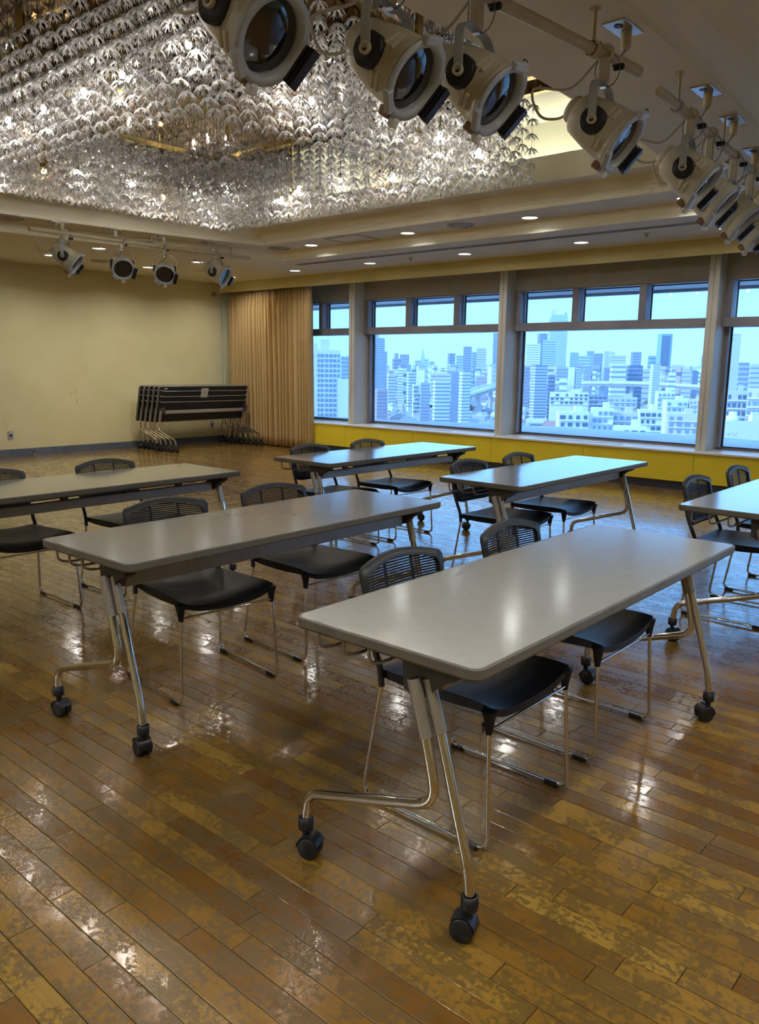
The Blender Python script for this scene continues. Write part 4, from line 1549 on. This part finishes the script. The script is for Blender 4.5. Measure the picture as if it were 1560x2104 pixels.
# white apartment tower next to the curtain: every window is its own piece
t, wx, wy, H = building('apartment_tower', 'white apartment tower with a grid of square windows beside the curtain', 634, 700, 719, 420, CWHITE, 0, 0.6, pent=[(0.08, 0.30, 3.2), (0.38, 0.66, 5.5)])
for r in range(16):
    for cc in range(6):
        u_ = (310 + (325 - 310), 367, 420, 470, 517, 562)[cc]
        xw = wx * ((u_ - 205) / (585 - 205) - 0.5)
        o = block('window', CWINL, t, xw, -wy / 2, H - 2.4 - (r + 0.5) * (H - 14.0) / 16, wx * (0.07 if cc in (0, 5) else 0.095), 0.35, (H - 14.0) / 16 * 0.62)
building('blank_block', 'plain white windowless block beside the gridded white tower', 694, 722, 779, 400, CWHITE, 0, 0.8)
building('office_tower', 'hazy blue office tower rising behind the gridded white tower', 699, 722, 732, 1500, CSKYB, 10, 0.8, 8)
building('residential_tower', 'tall slim grey residential tower at the left of the second window', 757, 791, 694, 900, CPALE, 25, 0.6, 30, CWINL, 0.4, pent=[(0.1, 0.6, 5)])
building('annex_tower', 'low shoulder wing on the right of the tall slim grey tower', 789, 796, 722, 930, CPALE, 10, 0.8, 24, CWINL, 0.4)
building('office_block', 'dark blue stepped block left of the pair on the skyline', 806, 826, 737, 2400, CGREY, 15, 0.8, 6, CDARK, pent=[(0.2, 0.6, 16)])
building('office_block', 'dark blue upright block on the skyline left of the spire', 822, 841, 728, 2560, CGREY, 0, 0.8, 8, CDARK)
# spire tower: stepped pyramid
p0, p1 = at(864, 752, 3200), at(873.5, 752, 3200)
cx_ = (p0 + p1) / 2
t = thing('spire_tower', 'pointed stepped spire tower on the skyline', 'building', (cx_.x, cx_.y, GZ), 0.8)
wsp = (p1 - p0).length
zt = at(868, 712, 3200).z
zs = at(868, 736, 3200).z
block('shaft', CSKYB, t, 0, 0, 0, wsp, wsp, zs - GZ)
MB().add([(-wsp * .42, -wsp * .42, 0), (wsp * .42, -wsp * .42, 0), (wsp * .42, wsp * .42, 0), (-wsp * .42, wsp * .42, 0), (-wsp * .12, -wsp * .12, (zt - zs) * .7), (wsp * .12, -wsp * .12, (zt - zs) * .7), (wsp * .12, wsp * .12, (zt - zs) * .7), (-wsp * .12, wsp * .12, (zt - zs) * .7)],
         [(0, 1, 5, 4), (1, 2, 6, 5), (2, 3, 7, 6), (3, 0, 4, 7), (4, 5, 6, 7)]).build('taper', CSKYB, t, (0, 0, zs - GZ))
MB().lathe([(wsp * .12, 0), (0.2, (zt - zs) * .3)], 8).build('spire', CSKYB, t, (0, 0, zs - GZ + (zt - zs) * .7))
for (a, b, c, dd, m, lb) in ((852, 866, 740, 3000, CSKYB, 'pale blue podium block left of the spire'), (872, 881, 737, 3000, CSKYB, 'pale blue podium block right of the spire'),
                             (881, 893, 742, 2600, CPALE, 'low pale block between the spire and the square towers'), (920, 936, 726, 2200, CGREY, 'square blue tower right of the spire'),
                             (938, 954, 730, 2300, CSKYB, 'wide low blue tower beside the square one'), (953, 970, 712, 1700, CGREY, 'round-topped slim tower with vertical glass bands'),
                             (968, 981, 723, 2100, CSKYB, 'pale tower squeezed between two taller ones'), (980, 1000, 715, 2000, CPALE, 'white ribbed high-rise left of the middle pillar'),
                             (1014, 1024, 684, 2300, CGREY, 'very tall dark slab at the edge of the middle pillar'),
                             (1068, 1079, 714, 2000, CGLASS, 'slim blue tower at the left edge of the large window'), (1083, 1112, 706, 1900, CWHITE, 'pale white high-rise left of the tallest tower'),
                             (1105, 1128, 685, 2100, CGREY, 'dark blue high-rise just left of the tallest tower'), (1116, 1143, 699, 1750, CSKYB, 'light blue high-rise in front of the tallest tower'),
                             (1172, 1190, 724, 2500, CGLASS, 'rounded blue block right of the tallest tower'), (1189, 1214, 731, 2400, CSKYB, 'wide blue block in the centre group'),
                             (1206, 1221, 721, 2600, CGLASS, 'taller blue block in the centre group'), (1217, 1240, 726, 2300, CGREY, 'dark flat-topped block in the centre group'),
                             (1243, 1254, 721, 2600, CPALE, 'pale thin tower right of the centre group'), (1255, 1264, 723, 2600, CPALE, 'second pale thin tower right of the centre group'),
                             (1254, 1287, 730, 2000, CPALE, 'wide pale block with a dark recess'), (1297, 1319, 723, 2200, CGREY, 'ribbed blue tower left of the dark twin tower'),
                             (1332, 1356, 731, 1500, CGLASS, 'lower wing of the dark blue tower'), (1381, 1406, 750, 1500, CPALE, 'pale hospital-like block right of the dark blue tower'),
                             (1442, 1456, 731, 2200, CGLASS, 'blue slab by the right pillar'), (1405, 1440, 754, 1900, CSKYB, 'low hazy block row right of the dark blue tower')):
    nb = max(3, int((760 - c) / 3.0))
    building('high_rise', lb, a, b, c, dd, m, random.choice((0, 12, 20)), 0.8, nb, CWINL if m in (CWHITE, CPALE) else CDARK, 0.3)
t, wx, wy, H = building('skyscraper', 'tallest hazy skyscraper crossing the transom, antennas on top', 1127, 1168, 654, 2000, CSKYB, 8, 0.9, 42, CPALE, 0.35)
block('crown', CSKYB, t, wx * 0.03, 0, H, wx * 0.9, wy * 0.8, 9)
block('crown_block', CGREY, t, wx * 0.42, 0, H, wx * 0.07, wy * 0.2, 15)
for ax in (-0.36, -0.22):
    MB().tube([(0, 0, 0), (0, 0, 22)], 0.8, 6).build('antenna', CGREY, t, (wx * ax, 0, H))
t, wx, wy, H = building('glass_tower', 'tall dark blue glass tower in the right half of the large window', 1352, 1383, 686, 1400, CGLASS, 28, 0.8)
block('dark_face', CDARK, t, -wx * 0.1, -wy * 0.5, 0, wx * 0.8, 1.0, H * 0.97)
for i in range(4):
    block('mullion_fin', CSKYB, t, wx * 0.502, -wy * 0.4 + wy * 0.26 * i, 0, 0.8, 1.2, H)

# mid-distance blocks with balconies and bands
MID = [(763, 797, 800, 470, CPINK, 35, 0.8, 10, CWIN, 'pink-grey apartment block with stepped balconies at the lower left'), (817, 829, 757, 900, CWHITE, 0, 0.7, 9, CWINL, 'narrow white block behind the pink-grey one'),
       (836, 856, 764, 850, CWHITE, 20, 0.7, 8, CWIN, 'white balcony block below the spire'), (848, 864, 790, 620, CWHITE, 10, 0.8, 7, CWINL, 'small white block left of the long white slab'),
       (862, 884, 786, 640, CPALE, 15, 0.7, 8, CWIN, 'grey glazed block beside the small white one'), (886, 926, 767, 760, CBEIGE, 0, 0.4, 7, CWINL, 'long beige block behind the white slab'),
       (890, 926, 782, 560, CWHITE, 18, 0.5, 9, CWINL, 'white slab with small balconies in the middle window'), (928, 948, 766, 590, CGREY, 0, 0.9, 0, CWIN, 'dark grey stair wall between the two white slabs'),
       (944, 968, 765, 545, CWHITE, 30, 0.7, 12, CWIN, 'white apartment block with zigzag balconies by the middle pillar'), (979, 1001, 773, 900, CPINK, 0, 0.5, 6, CWINL, 'pinkish office block near the middle pillar'),
       (795, 815, 770, 950, CWHITE, 15, 0.8, 6, CWINL, 'white block under the slim grey tower'),
       (1066, 1090, 752, 800, CPINK, 25, 0.7, 9, CWIN, 'pink brick block at the left edge of the large window'), (1092, 1126, 750, 640, CGREY, 28, 0.7, 13, CWHITE, 'dark apartment block with white balcony stripes'),
       (1126, 1142, 770, 660, CGREY, 10, 0.8, 8, CDARK, 'dark infill block right of the striped apartments'), (1138, 1170, 755, 950, CPALE, 20, 0.7, 8, CWIN, 'grey block with balconies below the tallest tower'),
       (1150, 1166, 778, 640, CWHITE, 0, 0.8, 4, CWIN, 'small white block with dark louvres'), (1168, 1182, 757, 650, CWHITE, 0, 0.9, 0, CWIN, 'white stair tower with a dark side stripe'),
       (1178, 1197, 758, 655, CPALE, 35, 0.7, 13, CWHITE, 'balcony wing beside the white stair tower'), (1199, 1216, 754, 1100, CGREY, 10, 0.7, 10, CPALE, 'striped grey block in the middle distance'),
       (1218, 1226, 762, 1000, CWHITE, 0, 0.8, 4, CWINL, 'thin white block in front of the striped one'), (1240, 1256, 756, 1050, CGREY, 20, 0.8, 7, CWINL, 'grey block left of the big white office'),
       (1254, 1288, 747, 900, CWHITE, 12, 0.7, 6, CWINL, 'big white office block with a row of dark windows on top'), (1288, 1322, 751, 920, CDARK, 15, 0.7, 7, CGREY, 'dark blue office block right of the big white one'),
       (1322, 1336, 758, 1000, CPALE, 0, 0.7, 5, CWINL, 'small pale block beside the dark blue office'), (1337, 1359, 748, 760, CPALE, 30, 0.7, 14, CWHITE, 'slender striped apartment tower below the dark glass tower'),
       (1374, 1390, 766, 700, CWHITE, 10, 0.8, 7, CWINL, 'slender white block with square windows'), (1400, 1422, 760, 1300, CPALE, 0, 0.6, 5, CWINL, 'low pale block far right of the glass tower'),
       (1424, 1436, 762, 1250, CDARK, 0, 0.7, 0, CWINL, 'small dark cube near the right pillar'),
       (1210, 1248, 811, 560, CGREY, 5, 0.4, 3, CDARK, 'low dark school building with columns'), (1250, 1310, 816, 560, CPALE, 3, 0.3, 3, CWIN, 'long low school building with a window row'),
       (1130, 1210, 806, 600, CWHITE, 4, 0.2, 2, CWINL, 'very long low white building under the striped apartments'), (1347, 1388, 804, 520, CWHITE, 15, 0.6, 6, CWINL, 'white stepped apartments, upper part'),
       (1362, 1415, 822, 470, CWHITE, 18, 0.6, 5, CWIN, 'white stepped apartments, lower wing'), (1309, 1362, 842, 380, CWHITE, 14, 0.6, 5, CWIN, 'white apartments with wavy balconies'),
       (1368, 1440, 850, 400, CBEIGE, 8, 0.5, 4, CWINL, 'beige apartment row near the right pillar'), (1418, 1448, 820, 520, CBEIGE, 0, 0.6, 6, CWINL, 'beige block behind the apartment row'),
       (1143, 1212, 846, 330, CWHITE, 12, 0.5, 3, CWIN, 'wide terraced white house with slanted glazing'), (1214, 1262, 838, 335, CWHITE, 8, 0.7, 3, CWIN, 'cream modern house with an outside stair'),
       (1255, 1312, 848, 340, CBEIGE, 8, 0.6, 3, CWIN, 'cream house with wide balconies'), (1260, 1330, 876, 290, CWHITE, 6, 0.5, 2, CWIN, 'low white house with square windows at the window foot'),
       (1494, 1524, 686, 620, CPALE, 20, 0.7, 34, CWHITE, 'tall striped residential tower right of the last pillar'), (1522, 1534, 684, 900, CWHITE, 0, 0.8, 0, CWINL, 'pale tower edge behind the striped one'),
       (1516, 1541, 745, 640, CGREY, 15, 0.7, 9, CPALE, 'grey block right of the striped tower'), (1541, 1575, 748, 560, CPALE, 10, 0.7, 10, CWINL, 'pale block cut by the right picture edge'),
       (1493, 1537, 803, 330, CPALE, 6, 0.6, 6, CWIN, 'striped office with dark window rows in the last window'), (1537, 1580, 798, 320, CBEIGE, 0, 0.7, 7, CWIN, 'cream block with arched windows at the right edge'),
       (1480, 1600, 868, 210, CPALE, 0, 0.5, 1, CGREY, 'broad flat roofed hall at the foot of the last window')]


def facade(t, wx, wy, H, rows, cols, zlo, m):
    """separate window pieces on the two camera-side faces"""
    st = (H - zlo - 0.8) / rows
    for r in range(rows):
        for c_ in range(cols):
            if random.random() < 0.12:
                continue
            wd = wx / cols * random.choice((0.45, 0.6, 0.72))
            block('window', m, t, -wx / 2 + wx * (c_ + 0.5) / cols, -wy / 2, zlo + st * (r + 0.28), wd, 0.5, st * 0.5)
        block('balcony_slab', CWHITE, t, 0, -wy / 2 - 0.2, zlo + st * (r + 0.02), wx * 0.96, 0.9, st * 0.10)


for (a, b, c, dd, m, yw, k_, nb, bm_, lb) in MID:
    H_ = 45 + (755 - c) * dd / 1671
    if nb == 0 or dd > 620 or nb >= 9:
        nb2 = int(nb * 1.5)
        building('apartment_block', lb, a, b, c, dd, m, yw, k_, nb2, CWINL if bm_ in (CWIN, CWINL) else bm_, 0.36, z_low=max(1.0, H_ * 0.1))
    else:
        t_, wx, wy, H = building('low_block', lb, a, b, c, dd, m, yw, k_, 0, pent=[(0.55, 0.8, 2.2)])
        vis = min(H - 1.5, max(3.2 * nb, 9.0))
        if 'hall' not in lb:
            facade(t_, wx, wy, H, max(2, int(vis / 2.9)), max(4, int(wx / 3.3)), H - vis, CWINL if random.random() < 0.5 else CWIN)
for i, px in enumerate((1505, 1550)):
    q = at(px, 868, 215)
    t = thing('rooftop_tank', 'white water tank on the broad hall roof, %s one' % ('left', 'right')[i], 'tank', (q.x, q.y, at(1540, 868, 210).z + 0.05), 0.7)
    MB().lathe([(1.45, 0), (1.45, 1.1), (1.0, 1.2), (1.0, 2.1), (0.001, 2.2)], 12).build('tank', CWHITE, t)

txt = bpy.data.curves.new('sign_lettering', 'FONT')
txt.body = '3F TX'
txt.size = 0.95
txt.extrude = 0.05
txt.materials.append(CWHITE)
hall = [o for o in bpy.data.objects if o.get('label', '').startswith('broad flat roofed hall')][0]
so = link('sign_lettering', txt, hall)
bpy.context.view_layer.update()
q0 = at(1492, 893, 209.6)
q1 = at(1522, 893, 209.6)
inv = hall.matrix_world.inverted()
l0, l1 = inv @ q0, inv @ q1
bdy = [o for o in hall.children if o.name.startswith('body')][0]
so.location = (l0.x, -bdy.scale.y / 2 - 0.1, l0.z)
so.rotation_euler = (math.pi / 2, 0, 0)
bpy.context.view_layer.update()
tme = bpy.data.meshes.new_from_object(so.evaluated_get(bpy.context.evaluated_depsgraph_get()))
sl = link('sign_lettering', tme, hall, so.location.copy())
sl.rotation_euler = (math.pi / 2, 0, 0)
bpy.data.objects.remove(so)

# elevated expressway
pth = [(880, 832, 650), (930, 819, 700), (968, 807, 760), (1018, 794, 830), (1090, 789, 845), (1200, 788, 835), (1320, 789, 830), (1460, 797, 825), (1600, 806, 820)]
pts = [at(*p) for p in pth]
sm = []
for i in range(len(pts) - 1):
    for k in range(6):
        tt = k / 6
        a, b, c, d = pts[max(i - 1, 0)], pts[i], pts[i + 1], pts[min(i + 2, len(pts) - 1)]
        sm.append(0.5 * ((2 * b) + (c - a) * tt + (2 * a - 5 * b + 4 * c - d) * tt ** 2 + (3 * b - a - 3 * c + d) * tt ** 3))
ex = thing('expressway', 'elevated white expressway curving across the city', 'road', (0, 0, 0))


def sweep(prof):
    P_ = []
    for i, p in enumerate(sm):
        tg = (sm[min(i + 1, len(sm) - 1)] - sm[max(i - 1, 0)])
        nrm = Vector((-tg.y, tg.x, 0)).normalized()
        P_.append([p + nrm * u_ + Vector((0, 0, v_)) for u_, v_ in prof])
    return P_


MB().grid(sweep([(-8, 0), (-8, -2.2), (8, -2.2), (8, 0), (-8, 0)]), False).build('deck', CPALE, ex)
MB().grid(sweep([(-8, -2.4), (-8, 2.2), (-7.6, 2.2), (-7.6, 0)]), False).build('near_barrier', CWHITE, ex)
MB().grid(sweep([(8, -2.4), (8, 2.2), (7.6, 2.2), (7.6, 0)]), False).build('far_barrier', CWHITE, ex)
for i in range(2, len(sm) - 1, 3):
    p = sm[i]
    MB().box(-1.6, 1.6, -1.6, 1.6, GZ, p.z - 2.2).build('pier', CPALE, ex, (p.x, p.y, 0))

# hazy blocks that fill the skyline
fill_rng = random.Random(3)
for p in sm:
    BLD.append((p.x, p.y, 10))
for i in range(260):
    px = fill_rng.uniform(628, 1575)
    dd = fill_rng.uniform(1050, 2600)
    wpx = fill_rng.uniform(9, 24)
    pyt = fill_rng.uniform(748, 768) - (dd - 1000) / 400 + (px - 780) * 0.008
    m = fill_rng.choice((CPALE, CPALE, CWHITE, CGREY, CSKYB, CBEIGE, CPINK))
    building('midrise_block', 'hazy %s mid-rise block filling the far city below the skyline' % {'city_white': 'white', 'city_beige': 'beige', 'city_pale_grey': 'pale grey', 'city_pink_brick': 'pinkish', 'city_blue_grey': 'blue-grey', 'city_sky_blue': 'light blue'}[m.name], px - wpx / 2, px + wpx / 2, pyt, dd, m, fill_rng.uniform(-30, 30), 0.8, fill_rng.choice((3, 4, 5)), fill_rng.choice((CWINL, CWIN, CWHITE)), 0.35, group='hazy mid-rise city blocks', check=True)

# small houses close by
house_me = {}


def house_parts(kind):
    if kind in house_me:
        return house_me[kind]
    b = MB().box(-0.5, 0.5, -0.5, 0.5, 0, 0.72)
    r = MB()
    if kind == 'gable':
        r.add([(-0.56, -0.56, 0.70), (0.56, -0.56, 0.70), (0.56, 0.56, 0.70), (-0.56, 0.56, 0.70), (-0.56, 0, 1.05), (0.56, 0, 1.05)], [(0, 1, 5, 4), (2, 3, 4, 5), (0, 4, 3), (1, 2, 5), (3, 2, 1, 0)])
    elif kind == 'hip':
        r.add([(-0.56, -0.56, 0.70), (0.56, -0.56, 0.70), (0.56, 0.56, 0.70), (-0.56, 0.56, 0.70), (-0.2, 0, 1.0), (0.2, 0, 1.0)], [(0, 1, 5, 4), (2, 3, 4, 5), (0, 4, 3), (1, 2, 5), (3, 2, 1, 0)])
    else:
        r.box(-0.52, 0.52, -0.52, 0.52, 0.72, 0.80).box(-0.2, 0.15, -0.2, 0.2, 0.8, 0.98)
    house_me[kind] = (b, r, {})
    return house_me[kind]


hr = random.Random(11)
placed = []
n_h = 0
tries = 0
while n_h < 290 and tries < 6000:
    tries += 1
    px = hr.uniform(640, 1570)
    py = hr.uniform(806, 892) if hr.random() < 0.75 else hr.uniform(790, 830)
    d = F_PX * 1.016 * (CAM.z - GZ) / max(py - (752 + (px - 780) * 0.0135), 20)
    q = at(px, py, d)
    s = hr.uniform(8, 14)
    if not clear(q.x, q.y, s * 0.66):
        continue
    BLD.append((q.x, q.y, s * 0.66))
    placed.append((q.x, q.y, s))
    kind = hr.choice(('gable', 'gable', 'hip', 'flat'))
    wm = hr.choice((CWHITE, CWHITE, CBEIGE, CPALE, CPINK))
    rm_ = hr.choice((CROOFB, CROOFB, CROOFG, CROOFG, CROOFR)) if kind != 'flat' else CROOFG
    b, r, cache = house_parts(kind)
    if ('b', wm.name) not in cache:
        cache[('b', wm.name)] = b.mesh('house_wall', wm)
    if ('r', rm_.name) not in cache:
        cache[('r', rm_.name)] = r.mesh('house_roof', rm_)
    t = thing('low_house', 'small %s house with %s roof in the city below' % ({'city_white': 'white', 'city_beige': 'beige', 'city_pale_grey': 'pale grey', 'city_pink_brick': 'pinkish'}[wm.name], {'gable': 'pitched ', 'hip': 'hipped ', 'flat': 'flat '}[kind] + {'roof_blue_slate': 'blue-grey', 'roof_pale': 'pale grey', 'roof_red_tile': 'reddish'}[rm_.name]), 'house', (q.x, q.y, GZ), hr.uniform(0, 3.14), 'low houses below the windows')
    hh = hr.uniform(7, 12)
    for nm, me_ in (('wall', cache[('b', wm.name)]), ('roof', cache[('r', rm_.name)])):
        o = link(nm, me_, t)
        o.scale = (s, s * 0.75, hh)
    for zz in (0.18, 0.46):
        block('window_band', CWIN, t, 0, 0, hh * zz, s * 0.7, s * 0.75 * 1.02, hh * 0.11)
    n_h += 1
# park trees among the houses
bm_ = bmesh.new()
bmesh.ops.create_icosphere(bm_, subdivisions=2, radius=1.0)
bm_.verts.index_update()
tv = [v.co.copy() for v in bm_.verts]
tf = [[v.index for v in f.verts] for f in bm_.faces]
bm_.free()
crown_me = []
for k in range(3):
    kk = []
    for c_, rr in (((0, 0, 0.6), 0.42), ((0.28, 0.1, 0.5), 0.3), ((-0.25, 0.15, 0.48), 0.3), ((0.05, -0.28, 0.5), 0.3), ((0, 0.05, 0.85), 0.26)):
        kk.append((c_, rr))
    mbk = MB()
    for c_, rr in kk:
        mbk.add([(c_[0] + v.x * rr * random.uniform(0.8, 1.2), c_[1] + v.y * rr * random.uniform(0.8, 1.2), c_[2] + v.z * rr * random.uniform(0.8, 1.2)) for v in tv], tf)
    crown_me.append(mbk.mesh('crown', CLEAF))
trunk_me = MB().lathe([(0.06, 0), (0.04, 0.5)], 6).mesh('trunk', mat('bark', (0.08, 0.05, 0.04), 0.9))
for i in range(70):
    px = hr.choice((hr.uniform(1075, 1165), hr.uniform(1075, 1165), hr.uniform(790, 1000), hr.uniform(1300, 1440)))
    py = hr.uniform(818, 850)
    d = F_PX * 1.016 * (CAM.z - GZ) / (py - (752 + (px - 780) * 0.0135))
    q = at(px, py, d)
    if not clear(q.x, q.y, 9.0):
        continue
    BLD.append((q.x, q.y, 9.0))
    t = thing('street_tree', 'dark autumn tree standing among the low houses', 'tree', (q.x, q.y, GZ), hr.uniform(0, 6), 'trees among the low houses')
    s = hr.uniform(9, 15)
    for nm, me_ in (('crown', crown_me[i % 3]), ('trunk', trunk_me)):
        o = link(nm, me_, t)
        o.scale = (s, s, s * 0.85)
# thin daylight haze lying over the city
hz = bpy.data.materials.new('city_haze')
hz.use_nodes = True
hn = hz.node_tree
hn.nodes.clear()
ho = hn.nodes.new('ShaderNodeOutputMaterial')
hv_ = hn.nodes.new('ShaderNodeVolumeScatter')
hv_.inputs['Color'].default_value = (0.92, 0.97, 1.0, 1)
hv_.inputs['Density'].default_value = 0.00011
hn.links.new(hv_.outputs[0], ho.inputs['Volume'])
hzo = MB().box(-8000, 3000, 120, 8000, GZ - 1, 150).build('city_haze', hz)
tag(hzo, 'thin blue daylight haze lying over the whole city', 'haze', kind='stuff')
